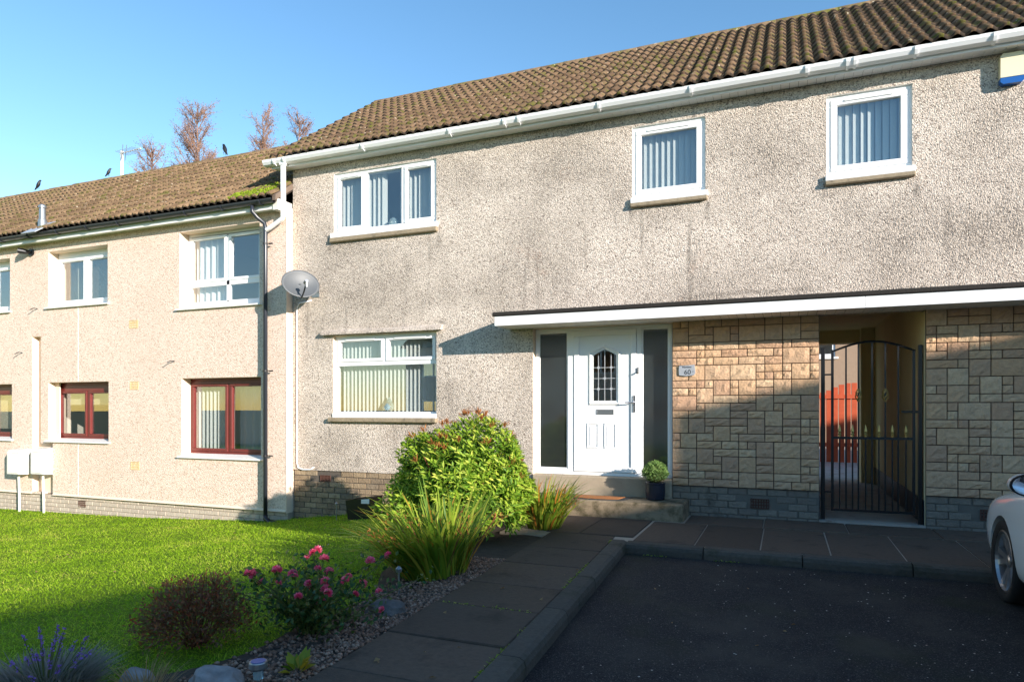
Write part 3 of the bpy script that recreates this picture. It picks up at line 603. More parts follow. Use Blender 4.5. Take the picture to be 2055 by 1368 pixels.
# canopy
can = ob('canopy', MB().box(-3.66, 5.45, -.53, -.001, 2.53, 2.66), 'timber_dark', H)
ob('fascia', MB().box(-3.69, .83, -.552, -.53, 2.512, 2.642, .003).box(.834, 5.47, -.552, -.53, 2.512, 2.642, .003), 'white_upvc', can)
ob('end_fascia', MB().box(-3.69, -3.662, -.5295, -.002, 2.512, 2.642, .003), 'white_upvc', can)
ob('roofing_felt', MB().box(-3.72, 5.48, -.575, .0, 2.643, 2.70, .012), 'felt', can)
me = MB().box(-.048, .048, -.5, 0, 0, .008, .002).mesh('soffit_board', 'white_dirty')
for i in range(91): ob('soffit_board', me, '', can, loc=(-3.6+i*.1, -.02, 2.52))
# eaves: soffit boards, fascia, gutter
ef = ob('eaves_fascia', MB().box(-7.86, 5.6, -.2, -.18, 5.325, 5.43, .003), 'white_upvc', H)
ob('eaves_filler', MB().box(-7.7, 5.5, -.178, -.002, 5.352, 5.42), 'timber_dark', ef)
me = MB().box(-.0485, .0485, -.176, 0, 0, .01, .002).mesh('soffit_board', 'white_upvc')
for i in range(134): ob('soffit_board', me, '', ef, loc=(-7.80+i*.1, -.002, 5.338))
pr = [(0, .085), (0, 0.0), (-.05, -.004), (-.085, .012), (-.11, .05), (-.115, .085)]
gutter_run(H, -7.95, 5.6, -.201, 5.362, pr, 'white_upvc', [-7.72, -7.52, -6.015, -4.515, -3.653, -3.435, -2.292, -1.102, .237, .671, .748, 1.362, 2.1, 3.0])
dp = ob('downpipe', MB().box(-7.605, -7.54, -.285, -.22, 4.50, 5.36, .008), 'white_upvc', H)
ob('pipe_bend', MB().tube([(-7.573, -.25, 4.53), (-7.60, -.25, 4.47), (-7.86, -.24, 4.35), (-7.93, -.235, 4.325)], .036, 10), 'white_upvc', dp)
ob('gutter_outlet', MB().box(-7.63, -7.515, -.295, -.205, 5.33, 5.385, .01), 'white_upvc', dp)
roof(H, -7.78, 5.6, -.30, 5.46, 2.8, 7.66, 13, 'roof_tile', 5)
# passage through the house
ob('passage_wall', MB().box(.27, .383, .256, 5.3, -.1, 2.86).box(1.503, 1.62, .256, 5.3, -.1, 2.86).box(1.28, 1.503, 4.75, 5.3, -.1, 2.86), 'passage_cream', H)
ob('passage_skirting', MB().box(1.492, 1.503, .03, 4.75, .0, .32).box(.383, .392, .03, 5.3, 0, .32), 'dark_gutter', H)
ob('passage_front_return', MB().box(1.4985, 1.5048, .028, .256, .0, 2.52), 'passage_cream', H)
ob('passage_ceiling', MB().box(.383, 1.503, .01, 5.3, 2.84, 2.858).box(.383, 1.503, 5.0, 5.29, 2.6, 2.84).box(.383, 1.503, .02, .1, 2.56, 2.84), 'passage_cream', H)
ob('passage_floor', MB().box(.383, 1.503, -.02, 5.6, -.1, .03), 'passage_floor', H)
# cable down the corner
ob('cable', MB().tube([(-7.2, -.01, 3.15), (-7.45, -.012, 3.12), (-7.5, -.012, 3.0), (-7.5, -.012, .5), (-7.47, -.012, .40), (-7.38, -.012, .375), (-7.22, -.012, .38), (-7.15, -.012, .42)], .011, 6), 'white_upvc', H, smooth=True)

# ------------------------------------------------------------------ the neighbouring house on lower ground
N_ = thing('terraced_house', (-15, 2.6, -.6), 'cream rendered terraced house with brown ground floor window frames', 'house')
yl = -.15
A_, B_, C_ = (-13.461, -11.79, 3.37, 4.46), (-9.97, -8.157, 3.15, 4.50), (-16.3, -14.633, 3.36, 4.44)
D_, E_, F_ = (-13.461, -11.765, .755, 1.89), (-9.924, -8.125, .545, 1.915), (-16.3, -14.57, .755, 1.876)
G_ = (-19.9, -18.2, 3.36, 4.44); I_ = (-19.9, -18.2, .755, 1.876); SL = (-13.954, -13.685, -.28, 2.82)
wallpart('wall', N_, 'harl_cream', -24, -7.60, -.32, 4.70, yl, .3, [A_, B_, C_, D_, E_, F_, G_, I_, SL, (-13.685, -13.33, -.33, .69)])
ob('corner_return', MB().box(-7.604, -7.592, yl-.004, .0, -.34, 4.70), 'smooth_cream', N_)
ob('bell_cast', MB().prism([(yl+.01, -.26), (yl-.022, -.32), (yl+.01, -.322)], -24, -13.96, 'x').prism([(yl+.01, -.26), (yl-.022, -.32), (yl+.01, -.322)], -13.32, -7.6, 'x'), 'smooth_cream', N_)
ob('recess_back', MB().box(-13.95, -13.335, yl+.13, yl+.16, -.31, 2.81), 'smooth_cream', N_)
ob('recess_reveal', MB().box(-13.952, -13.94, yl+.002, yl+.13, -.31, 2.81).box(-13.952, -13.686, yl+.002, yl+.13, 2.805, 2.817), 'smooth_cream', N_)
ob('side_wall', MB().box(-24, -23.8, yl+.31, 5.3, -.9, 4.7), 'harl_cream', N_); ob('side_wall', MB().box(-7.82, -7.62, yl+.31, 5.3, -.9, 4.7), 'harl_cream', N_)
ob('back_wall', MB().box(-24, -7.6, 5.05, 5.3, -.9, 4.7), 'harl_cream', N_)
ob('inner_wall', MB().box(-23.8, -7.8, 3.0, 3.1, -.5, 4.65).box(-23.8, -7.8, .16, 5.0, 2.2, 2.4).box(-23.8, -7.8, .16, 5.0, 4.62, 4.68).box(-23.8, -7.8, .16, 5.0, -.6, -.4).box(-10.7, -10.6, .16, 3, -.4, 4.6).box(-14.2, -14.1, .16, 3, -.4, 4.6), 'interior', N_)
bricks(N_, -20, -7.60, -.95, -.322, yl+.04, .225, .078, 'plinth_pale', back='mortar_pale')
ob('far_plinth', MB().box(-24, -20, yl+.05, yl+.2, -.95, -.322), 'concrete', N_)
airbrick(N_, -12.55, -.46, yl+.04, .2, .12, 'vent_brown')
for x, z in ((-11.105, 2.927), (-11.09, 1.80), (-11.07, .328)): airbrick(N_, x, z, yl-.001, .21, .145, 'vent_tan', 6, 3)
for hx, hz in ((-14.244, 2.495), (-13.788, 3.354), (-10.091, 2.218)):
    ob('wall_hook', MB().tube([(hx, yl+.02, hz), (hx, yl-.07, hz+.01), (hx-.05, yl-.12, hz-.03)], .008, 6), 'black_iron', N_)
ob('movement_joint', MB().box(-12.606, -12.594, yl-.004, yl+.01, -.3, .72).box(-12.606, -12.594, yl-.004, yl+.01, 1.9, 3.33), 'white_paint', N_)
def lwin(o, mat, lights, bars, head=.1, sillh=.03, smat='white_paint', vent=True):
    w = window(N_, o[0], o[1], o[2]+.02, o[3]-.002, .05, mat, lights, bars, .05, vent)
    lining(w, *o, yl+.002, .2, 'smooth_cream', bottom=False)
    ob('sill', MB().prism([(yl-.05, o[2]-.035), (yl-.05, o[2]-.012), (.05, o[2]+.035), (.12, o[2]+.035), (.12, o[2]-.035)], o[0]-.06, o[1]+.05, 'x'), smat, w)
    return w
def two(o, mat, xm, head, bot):
    z0, z1 = o[2]+.06+bot, o[3]-head
    return lwin(o, mat, [(o[0]+.045, xm-.03, z0, z1, 1), (xm+.03, o[1]-.045, z0, z1, 1)], [(xm-.035, xm+.035, z0, z1), (o[0]+.05, o[1]-.05, z1-.003, o[3]-.052), (o[0]+.05, o[1]-.05, o[2]+.07, z0+.003)])
two(A_, 'white_upvc', -12.64, .14, .03); two(C_, 'white_upvc', -15.45, .14, .03); two(G_, 'white_upvc', -19.05, .14, .03)
two(D_, 'brown_frame', -12.6, .17, .02); two(F_, 'brown_frame', -15.45, .17, .02); two(E_, 'brown_frame', -9.02, .1, .02); two(I_, 'brown_frame', -19.05, .17, .02)
o = B_; lwin(o, 'white_upvc', [(-9.92, -9.075, 3.62, 4.43, 1), (-9.015, -8.205, 3.62, 4.43, 1), (-9.9, -9.08, 3.27, 3.55, 0), (-9.0, -8.22, 3.27, 3.55, 0)], [(-9.08, -9.01, 3.25, 4.42), (-9.92, -8.2, 3.545, 3.625), (-9.92, -8.2, 3.21, 3.275)])
ob('eaves_fascia', MB().box(-24, -7.62, yl-.18, yl-.16, 4.62, 4.73, .003).box(-24, -7.62, yl-.16, yl+.005, 4.65, 4.67), 'white_paint', N_)
hr = [(math.cos(a)*.062-.062, math.sin(a)*.062) for a in np.linspace(0, -math.pi, 9)]
gutter_run(N_, -24, -7.64, yl-.182, 4.765, hr, 'dark_gutter', [-7.9-.82*i for i in range(16)], jw=.035)
ob('roof_gap_board', MB().box(-24, -7.62, yl-.155, yl+.02, 4.70, 4.735), 'timber_dark', N_)
dp = ob('downpipe', MB().tube([(-8.09, yl-.24, 4.72), (-8.09, yl-.24, 4.60), (-8.05, yl-.17, 4.52), (-7.975, yl-.09, 4.44), (-7.956, yl-.085, 4.36), (-7.956, yl-.085, -.40)], .034, 10), 'dark_gutter', N_, smooth=True)
ob('pipe_shoe', MB().tube([(-7.956, yl-.085, -.38), (-7.95, yl-.09, -.43), (-7.85, yl-.12, -.475), (-7.62, yl-.14, -.50)], .04, 10), 'black_plastic', dp, smooth=True)
for z in (4.1, 2.0, .6): ob('pipe_bracket', MB().tube([(-7.956, yl-.085, z-.015), (-7.956, yl-.085, z+.015)], .041, 10).box(-7.91, -7.83, yl-.07, yl-.05, z-.01, z+.01), 'black_plastic', dp)
rl = roof(N_, -23.82, -7.62, yl-.27, 4.80, 2.65, 7.0, 12, 'roof_tile_left', 9)
ob('eaves_end', MB().box(-7.70, -7.606, yl-.2, .0, 4.60, 4.78), 'white_dirty', N_); ob('verge_mortar', MB().prism([(yl-.26, 4.73), (yl-.26, 4.82), (2.6, 6.99), (2.6, 6.85)], -7.66, -7.592, 'x'), 'mortar', N_)
# moss cushions by the gutter end, soil-stack flue
P = np.stack([nr.uniform(-8.6, -7.7, 2600), nr.uniform(0, 1, 2600)**1.6, np.zeros(2600)], 1); s_ = P[:, 1]*.55*(1+np.minimum(0, P[:, 0]+8.0)*.9); pit = math.atan2(2.2, 3.07)
P = np.stack([P[:, 0], yl-.28+np.cos(pit)*s_, 4.82+np.sin(pit)*s_+.02], 1); D = nr.normal(size=(2600, 3))*.6; D[:, 2] = 1
tag(link(bpy.data.objects.new('moss', leaves('moss', P, D, nr.uniform(.02, .05, 2600), .03, 'moss')), rl), kind='stuff')
fl = ob('roof_flue', MB().lathe([(.075, 0), (.075, .2), (.06, .21), (.055, .42), (.07, .43), (.07, .47), (.03, .50), (.005, .50)], 14, Matrix.Translation((-13.31, -0.36, 4.82))), 'grey_metal', N_, smooth=False)
ob('flue_flashing', MB().box(-.2, .2, -.3, .2, .045, .06, M=Matrix.Translation((-13.31, -0.36, 4.84)) @ Matrix.Rotation(pit, 4, 'X')), 'lead', fl)

# ------------------------------------------------------------------ blinds, curtains, ornaments behind the panes
G1 = 'vertical blinds in the upper windows of the grey house'
vblind(-6.70, -4.95, 4.22, 5.12, .17, 'white vertical blind behind the three-light upper window', 50, 21, missing=(10, 11, 12))
vblind(-6.72, -4.95, 1.30, 2.50, .22, 'white vertical blind behind the ground floor window beside the bush', 55, 24)
vblind(-1.86, -1.0, 4.22, 5.12, .17, 'white vertical blind in the small upper window above the house number plaque', 38, 11)
vblind(.52, 1.32, 4.22, 5.12, .17, 'white vertical blind in the small upper window above the passage gate', 34, 10)
tag(ob('glass_ornament', MB().lathe([(.02, 0), (.07, .02), (.085, .07), (.06, .13), (.02, .20), (.004, .24)], 14, Matrix.Translation((-5.82, .155, 1.335))), 'ornament_glass', smooth=True), 'clear teardrop glass ornament standing on the ground floor window cill', 'ornament')
tag(ob('glass_ornament', MB().lathe([(.03, 0), (.07, .03), (.08, .08), (.05, .14), (.01, .17)], 14, Matrix.Translation((-5.72, .125, 4.222))), 'ornament_glass', smooth=True), 'small glass ornament in the three-light upper window', 'ornament')
curtain(-9.93, -9.1, 3.2, 4.46, .2, 'curtain', 'white curtain drawn to the mullion of the four-pane upper window', 6)
curtain(-8.5, -8.2, 3.2, 4.46, .2, 'curtain', 'narrow white curtain at the downpipe side of the four-pane upper window', 3)
vblind(-9.88, -9.05, .62, 1.80, .2, 'vertical blind in the brown window by the downpipe, sash farther from the pipe', 75, 9)
curtain(-8.95, -8.18, .60, 1.74, .24, 'curtain_grey', 'pale grey curtain in the brown window beside the downpipe', 4)
t = thing('venetian_blind', (-12.6, .22, 3.45), 'brown venetian blind in the white upper window over the gas meters', 'blind')
me = MB().box(-.8, .8, -.012, .012, -.0007, .0007).mesh('slat', 'blind_wood')
for i in range(38): ob('slat', me, '', t, loc=(-12.6, .22, 3.46+i*.0235), rot=(R(35), 0, 0))
for x in (-13.1, -12.1): ob('ladder_tape', MB().box(x-.012, x+.012, .204, .2055, 3.45, 4.34), 'blind_cream', t)
tag(ob('roller_blind', MB().box(-13.35, -11.85, .215, .218, 1.45, 1.72).tube([(-13.35, .217, 1.735), (-11.85, .217, 1.735)], .02, 8), 'blind_cream'), 'cream roller blind half down in the brown window over the gas meters', 'blind')
tag(ob('roller_blind', MB().box(-16.2, -14.65, .215, .218, .95, 1.72).tube([(-16.2, .217, 1.735), (-14.65, .217, 1.735)], .02, 8), 'blind_cream'), 'cream roller blind lowered in the brown window at the end of the row', 'blind')

# ------------------------------------------------------------------ fittings on the walls and roofs
a = thing('alarm_box', (2.315, 0, 5.13), 'cream burglar alarm box with blue base under the eaves', 'alarm')
ob('housing', MB().prism([(2.205, 5.035), (2.205, 5.27), (2.230, 5.30), (2.400, 5.30), (2.425, 5.27), (2.425, 5.035)], -.085, .01), 'cream_plastic', a)
ob('strobe_base', MB().prism([(2.205, 5.034), (2.425, 5.034), (2.425, 4.99), (2.400, 4.965), (2.230, 4.965), (2.205, 4.99)], -.08, .01), 'blue_plastic', a)
s_ = thing('house_sign', (-1.19, -.02, 1.86), 'grey slate house number plaque on the stone cladding', 'sign')
pl = [(-1.33, 1.835), (-1.325, 1.75), (-1.19, 1.735), (-1.05, 1.75), (-1.03, 1.80), (-1.04, 1.90), (-1.05, 1.945), (-1.20, 1.93), (-1.325, 1.925)]
sc = lambda x, z: (-1.19+(x+1.19)*.7, 1.88+(z-1.84)*.7); pl = [sc(*p) for p in pl]
pq = ob('plaque', MB().prism(pl, -.036, -.005), 'sign_slate', s_)
for tx, sz, x, z in (('60', .088, -1.176, 1.828), ('Number', .035, -1.183, 1.912)):
    o = bpy.data.objects.new('lettering', textmesh(tx, sz, 'ink')); link(o, s_); o.location = (x, -.0365, z); o.rotation_euler = (R(90), 0, 0)
ob('dash', MB().box(-1.12, -1.096, -.0375, -.0355, 1.860, 1.865), 'ink', s_)
# satellite dish
d = thing('satellite_dish', (-7.12, 0, 3.30), 'grey oval satellite dish bracketed to the corner of the grey house', 'satellite dish')
nrm = Vector((.78, -.55, .28)).normalized(); q = nrm.to_track_quat('Z', 'X').to_matrix().to_4x4(); q = Matrix.Translation((-7.10, -.40, 3.35)) @ q
upv = q.inverted().to_3x3() @ Vector((0, 0, 1)); ang = math.atan2(upv.y, upv.x); Q = q @ Matrix.Rotation(ang, 4, 'Z')   # local x = up
vs = []; K = 28
for i in range(9):
    r_ = i/8
    for j in range(K): a_ = 2*math.pi*j/K; vs.append(Q @ Vector((.235*r_*math.cos(a_), .30*r_*math.sin(a_), .055*r_*r_-.05)))
dd = ob('reflector', MB().add(vs, [(i*K+j, i*K+(j+1) % K, (i+1)*K+(j+1) % K, (i+1)*K+j) for i in range(8) for j in range(K)]), 'dish_grey', d, smooth=True)
dd.modifiers.new('thickness', 'SOLIDIFY').thickness = .008
lnb = Q @ Vector((-.10, 0, .30)); ft = Q @ Vector((-.235, 0, .0))
ob('arm', MB().tube([ft-Vector((0, 0, .0)), (ft+lnb)/2-Vector((0, 0, .03)), lnb-Vector((0, 0, .02))], .012, 6), 'black_plastic', d)
ob('receiver', MB().tube([lnb+nrm*.03, lnb-nrm*.05], [.028, .034], 10), 'grey_metal', d)
ob('receiver_plug', MB().tube([lnb+nrm*.02, lnb+nrm*.02-Vector((0, 0, .09))], .014, 8), 'white_upvc', d)
ob('bracket', MB().tube([(-7.12, .02, 3.30), (-7.12, -.25, 3.30), Q @ Vector((0, 0, -.05))], .02, 8).box(-7.19, -7.05, -.012, .004, 3.2, 3.4), 'grey_metal', d)
# security lamp, gas meters, aerial
s_ = thing('security_lamp', (-13.98, yl, 4.49), 'small black security lamp under the cream house eaves', 'lamp')
ob('mount', MB().tube([(-13.95, yl+.01, 4.49), (-13.95, yl-.03, 4.49)], .075, 14), 'black_plastic', s_)
ob('lamp_head', MB().tube([(-13.96, yl-.03, 4.49), (-13.98, yl-.1, 4.49), (-14.06, yl-.2, 4.50)], [.03, .05, .055], 12), 'black_plastic', s_)
def meter(x0, x1, yb, dep, z0, z1, lab, px):
    g = thing('gas_meter_box', ((x0+x1)/2, yb, z0), lab, 'meter box', 'gas meter boxes on the cream wall')
    n = 6; top = [(yb, z1-.005), (yb-dep*.6, z1-.01), (yb-dep, z1-.06)]
    ob('case', MB().prism([(yb+.01, z0), (yb-dep, z0+.02), (yb-dep, z1-.07), (yb-dep*.85, z1-.02), (yb+.01, z1)], x0, x1, 'x'), 'white_dirty', g)
    ob('door_panel', MB().box(x0+.03, x1-.03, yb-dep-.008, yb-dep+.005, z0+.05, z1-.10, .004), 'white_paint', g)
    ob('pipe', MB().tube([(px, yb-.10, z0+.02), (px+.02, yb-.10, -.3), (px+.05, yb-.11, -.9)], .022, 8), 'white_dirty', g)
meter(-14.33, -13.98, yl, .24, .06, .575, 'white gas meter box beside the recess, on flat render', -14.2)
meter(-13.675, -13.335, yl+.02, .22, .08, .61, 'white gas meter box fixed across the wall recess', -13.5)
a = thing('tv_aerial', (-15.02, 2.65, 7.0), 'white television aerial on a pole at the cream house ridge', 'aerial')
ob('pole', MB().tube([(-15.02, 2.65, 6.9), (-15.02, 2.65, 7.66)], .035, 8), 'white_paint', a)
bo = ob('boom', MB().tube([(-15.1, 2.65, 7.60), (-14.2, 2.5, 7.55)], .012, 6), 'white_paint', a)
for i in range(8): k = .12+i*.11; p = Vector((-15.1, 2.65, 7.60)).lerp(Vector((-14.2, 2.5, 7.55)), k); ob('element', MB().tube([p+Vector((-.03, -.16, .0)), p+Vector((.03, .16, 0))], .006, 5), 'grey_metal', bo)
ob('reflector_grid', MB().tube([(-14.98, 2.6, 7.42), (-14.95, 2.62, 7.8)], .008, 5).tube([(-14.93, 2.66, 7.42), (-14.90, 2.68, 7.8)], .008, 5), 'grey_metal', bo)
def crow(x, face, lab, s=1):
    t = thing('crow', (x, 2.65, 7.11), lab, 'bird', 'black birds perched on the left ridge', (0, 0, face))
    pts = [(.15, 0, .37), (.11, 0, .38), (.08, 0, .385), (.045, 0, .37), (.015, 0, .305), (-.015, 0, .22), (-.055, 0, .14), (-.10, 0, .07), (-.17, 0, -.02), (-.20, 0, -.06)]
    ob('body', MB().tube([Vector(p)*s for p in pts], [r_*s for r_ in (.004, .014, .036, .042, .058, .078, .07, .045, .028, .012)], 10), 'bird', t, smooth=True, local=True)
    for sd in (-1, 1): ob('leg', MB().tube([Vector((-.03, sd*.03, .12))*s, Vector((-.01, sd*.035, .05))*s, Vector((-.02, sd*.035, -.03))*s], .007*s, 5), 'bird', t, local=True)
crow(-18.09, R(20), 'black crow on the ridge above the metal roof flue', .56); crow(-15.47, R(35), 'smaller black crow perched on the ridge beside the aerial pole', .46); crow(-11.75, R(165), 'black crow on the ridge in front of the birch trees', .6)

# ------------------------------------------------------------------ passage gate
g = thing('metal_gate', (.95, .1, .03), 'black wrought iron gate with gold finials across the passage', 'gate')
yg = .10
for x in (.43, 1.465): ob('gate_post', MB().box(x-.022, x+.022, yg-.022, yg+.022, .0, 2.13, .003), 'black_iron', g)
fr = MB().box(.52, .55, yg-.012, yg+.012, .14, 2.10).box(1.385, 1.415, yg-.012, yg+.012, .14, 2.06).box(.55, 1.385, yg-.012, yg+.012, .14, .17).box(.55, 1.385, yg-.012, yg+.012, 1.015, 1.045)
arc = [(.52+.895*k/12, 2.075+.12*math.sin(math.pi*k/12)-.01*k/12) for k in range(13)]
fr.tube([(x, yg, z) for x, z in arc], .013, 6); ob('gate_frame', fr, 'black_iron', g)
at = lambda x: 2.075+.12*math.sin(math.pi*(x-.52)/.895)
for i, x in enumerate((.685, .82, .965, 1.105, 1.24)): ob('long_bar', MB().box(x-.009, x+.009, yg-.009, yg+.009, .17, at(x)), 'black_iron', g)
for i in range(6):
    x = .615+i*.141; ob('short_bar', MB().box(x-.008, x+.008, yg-.008, yg+.008, .17, 1.04), 'black_iron', g)
    ob('finial', MB().lathe([(.014, 0), (.014, .02), (.022, .03), (.012, .045), (.02, .065), (.004, .145)], 8, Matrix.Translation((x, yg, 1.044))), 'gold_paint', g)
for x in (.82, 1.105):
    m = MB()
    for k in range(4): m.tube([(x+.035*math.sin(math.pi*j/8)*math.cos(k*math.pi/2+j*.5), yg+.035*math.sin(math.pi*j/8)*math.sin(k*math.pi/2+j*.5), 1.46+.17*j/8) for j in range(9)], .007, 5)
    ob('basket', m, 'gold_paint', g)
ob('latch', MB().box(1.27, 1.45, yg-.022, yg-.010, 1.335, 1.36, .003), 'black_iron', g); ob('hinge', MB().box(.44, .53, yg-.018, yg+.0, 1.79, 1.81), 'black_iron', g); ob('hinge', MB().box(.44, .53, yg-.018, yg, .36, .38), 'black_iron', g)
# back garden: fence, far house
f = thing('timber_fence', (1.2, 10, 0), 'orange stained board fence with arched gate behind the passage', 'fence')
for i in range(26):
    x = -1.2+i*.145; top = 1.78 if x < .95 else 1.82+.2*math.sin(min(1, max(0, (x-.95)/1.1))*math.pi)
    ob('board', MB().box(x, x+.128, 10, 10.02, 0, top, .004), 'fence_orange', f)
ob('rail', MB().box(-1.2, 2.6, 9.96, 9.999, 1.62, 1.72).box(-1.2, 2.6, 9.96, 9.999, .4, .5), 'fence_orange', f)
bh = thing('neighbour_house', (1, 22, 0), 'beige rendered house beyond the back garden fence', 'house')
wallpart('wall', bh, 'shed_wall', -6, 9, -.1, 5.2, 19, .3, [(.2, 1.75, 3.3, 4.4)])
bw = window(bh, .2, 1.75, 3.3, 4.4, 19.05, 'white_upvc', [(.26, .95, 3.36, 4.34, 1), (1.0, 1.69, 3.36, 4.34, 1)], [(.94, 1.01, 3.36, 4.34)])
ob('sill', MB().box(.1, 1.85, 18.92, 19.1, 3.22, 3.298), 'white_paint', bw)
ob('room', MB().box(-5.5, 8.5, 21, 21.1, 0, 5.1).box(-5.9, 8.9, 19.31, 25, 5.05, 5.15), 'interior', bh)
ob('roof', MB().prism([(18.7, 5.15), (22, 7.4), (25.3, 5.15)], -6.2, 9.2, 'x'), 'roof_tile', bh)
# the row across the road: its ridge line throws the long shadow
es, eq = Vector((1, 2)).normalized(), Vector((-2, 1)).normalized(); q0 = -22.0; tl = SUN.z/math.hypot(SUN.x, SUN.y)
def opp(sq, dq, z): p = es*sq+eq*(q0+dq); return (p.x, p.y, z)
def opposite(sa, sb, hr, lab, hip=0):
    zr = hr-tl*q0; ze = zr-2.3; t = thing('opposite_house', opp((sa+sb)/2, 0, -.5), lab, 'house')
    c = lambda s, dq, z: opp(s, dq, z)
    vs = [c(s, dq, z) for s in (sa, sb) for dq in (-3, 3) for z in (-.9, ze)]
    ob('wall', MB().add(vs, [(0, 1, 3, 2), (4, 6, 7, 5), (0, 4, 5, 1), (2, 3, 7, 6), (0, 2, 6, 4)]), 'harl_cream', t)
    a, b_ = sa+hip, sb; lo = .0 if not hip else 0
    vs = [c(sa, -3.2, ze), c(sb, -3.2, ze), c(sb, 3.2, ze), c(sa, 3.2, ze), c(a, 0, zr), c(b_, 0, zr)]
    ob('roof', MB().add(vs, [(0, 1, 5, 4), (2, 3, 4, 5), (3, 0, 4), (1, 2, 5), (0, 3, 2, 1)]), 'roof_tile', t)
    s = sa+1.2
    while s < sb-1.5:
        for z in (.5, 2.9):
            if z+1.2 < ze: ob('window', MB().add([c(s+ds, 3.02+dd_, z+dz) for dd_ in (0, .05) for ds, dz in ((0, 0), (1.3, 0), (1.3, 1.15), (0, 1.15))], [(0, 1, 2, 3), (4, 5, 6, 7), (0, 1, 5, 4), (1, 2, 6, 5), (2, 3, 7, 6), (3, 0, 4, 7)]), 'white_upvc', t)
        s += 2.6
opposite(-17, -1.09, .50, 'cream house with the lowest ridge across the road')
opposite(-1.09, -.66, .84, 'unseen narrow block added between the opposite houses to shape their shadow')  # unseen block added to give the door shadow its low step
opposite(-.66, 3.2, 1.66, 'cream house with the taller ridge across the road')
opposite(3.2, 15, 1.95, 'cream house with the tallest ridge across the road')
t = thing('opposite_house', (-7, -27, -.5), 'cream terrace directly across the parking court', 'house')
wallpart('wall', t, 'harl_cream', -20, 5, -.95, 4.8, -24.3, .3, [(x, x+1.5, z, z+1.2) for x in np.arange(-19, 4, 3.2) for z in (.6, 3.1)])
ob('roof', MB().prism([(-23.7, 4.75), (-27, 7), (-30.3, 4.75)], -20.2, 5.2, 'x'), 'roof_tile', t); ob('back_wall', MB().box(-20, 5, -30, -29.7, -.95, 4.8), 'harl_cream', t)
for x in np.arange(-19, 4, 3.2):
    for z in (.6, 3.1): ob('window', MB().ring(x, x+1.5, z, z+1.2, .07, -24.15, -24.05, 0).box(x+.7, x+.78, -24.14, -24.06, z+.07, z+1.13), 'white_upvc', t)

# ------------------------------------------------------------------ things on the step and by the wall
t = thing('door_mat', (-2.35, -.33, .205), 'coir door mat with dark rubber border on the front step', 'mat')
fan = lambda k: [(-2.70-.0*k, -.2), (-2.70+.02, -.47+.0), (-2.5, -.515), (-2.3, -.53), (-2.1, -.515), (-1.92, -.47), (-1.86, -.2)]
ob('border', MB().prism(fan(0), .2045, .214, 'z'), 'rubber', t); cc = Vector((-2.28, -.34))
ob('coir', MB().prism([tuple(cc+(Vector(p)-cc)*.78) for p in fan(0)], .2135, .222, 'z'), 'mat_coir', t)
t = thing('potted_topiary', (-1.56, -.22, .205), 'clipped green ball plant in a dark glazed pot on the step', 'potted plant')
pm = Matrix.Translation((-1.56, -.22, .205)); ob('pot', MB().lathe([(.095, 0), (.12, .01), (.128, .1), (.125, .2), (.13, .205), (.13, .225), (.112, .225), (.108, .18), (.005, .18)], 24, pm), 'pot_glaze', t, smooth=False)
n = 3200; v = unit(nr.normal(size=(n, 3))); v[:, 2] = np.abs(v[:, 2])*np.where(nr.random(n) < .35, -.6, 1); c = np.array([-1.56, -.22, .545]); P = c+v*nr.uniform(.10, .165, (n, 1))*[1, 1, .95]
ob('foliage', leaves('foliage', P, v+nr.normal(size=(n, 3))*.6, nr.uniform(.018, .032, n), .014, 'leaf_ball', nrm=v), '', t); ob('ball_core', MB().lathe([(.02, -.12), (.09, -.09), (.125, 0), (.09, .09), (.02, .12)], 12, Matrix.Translation(c)), 'stem', t)
t = thing('planter_trough', (-5.8, -.5, -.25), 'black plastic trough against the brown brick plinth', 'trough')
zt = -.24
m = MB(); wq = [(-6.02, -.72), (-5.58, -.72), (-5.58, -.40), (-6.02, -.40)]; ce = Vector((-5.8, -.56))
lo = [tuple(ce+(Vector(p)-ce)*.85) for p in wq]; inn = [tuple(ce+(Vector(p)-ce)*.92) for p in wq]; zz2 = [.03, .09, .09, .03]
vs = [(x, y, zt-.05) for x, y in lo]+[(x, y, z) for (x, y), z in zip(wq, zz2)]+[(x, y, z) for (x, y), z in zip(inn, zz2)]+[(x, y, zt+.02) for x, y in lo]
fs = [(3, 2, 1, 0)]+[(i+4*k, (i+1) % 4+4*k, (i+1) % 4+4*k+4, i+4*k+4) for k in range(3) for i in range(4)]+[(12, 13, 14, 15)]
ob('tub', m.add(vs, fs), 'black_plastic', t); ob('paper_label', MB().add([(-5.60, -.723, .0), (-5.60, -.723, .07), (-5.74, -.723, .055), (-5.74, -.723, -.005)], [(0, 1, 2, 3)]), 'white_paint', t)
def solar(x, y, z, h, lab, r_=.045, stick=False):
    t = thing('solar_light', (x, y, z), lab, 'garden light', 'solar stake lights')
    ob('stake', MB().tube([(x, y, z-.05), (x, y, z+h)], .007, 8), 'grey_metal', t)
    if stick: ob('light_head', MB().lathe([(.006, 0), (.022, .005), (.026, .03), (.012, .045), (.004, .05)], 10, Matrix.Translation((x, y, z+h-.005))), 'grey_metal', t)
    else:
        ob('diffuser', MB().lathe([(r_*.55, 0), (r_*.6, .05)], 12, Matrix.Translation((x, y, z+h-.01))), 'ornament_glass', t); ob('cap', MB().lathe([(r_*.8, 0), (r_, .01), (r_, .035), (r_*.95, .04)], 16, Matrix.Translation((x, y, z+h+.038))), 'grey_metal', t)
        ob('solar_panel', MB().lathe([(r_*.8, 0), (r_*.8, .003)], 14, Matrix.Translation((x, y, z+h+.0775))), 'blue_plastic', t)
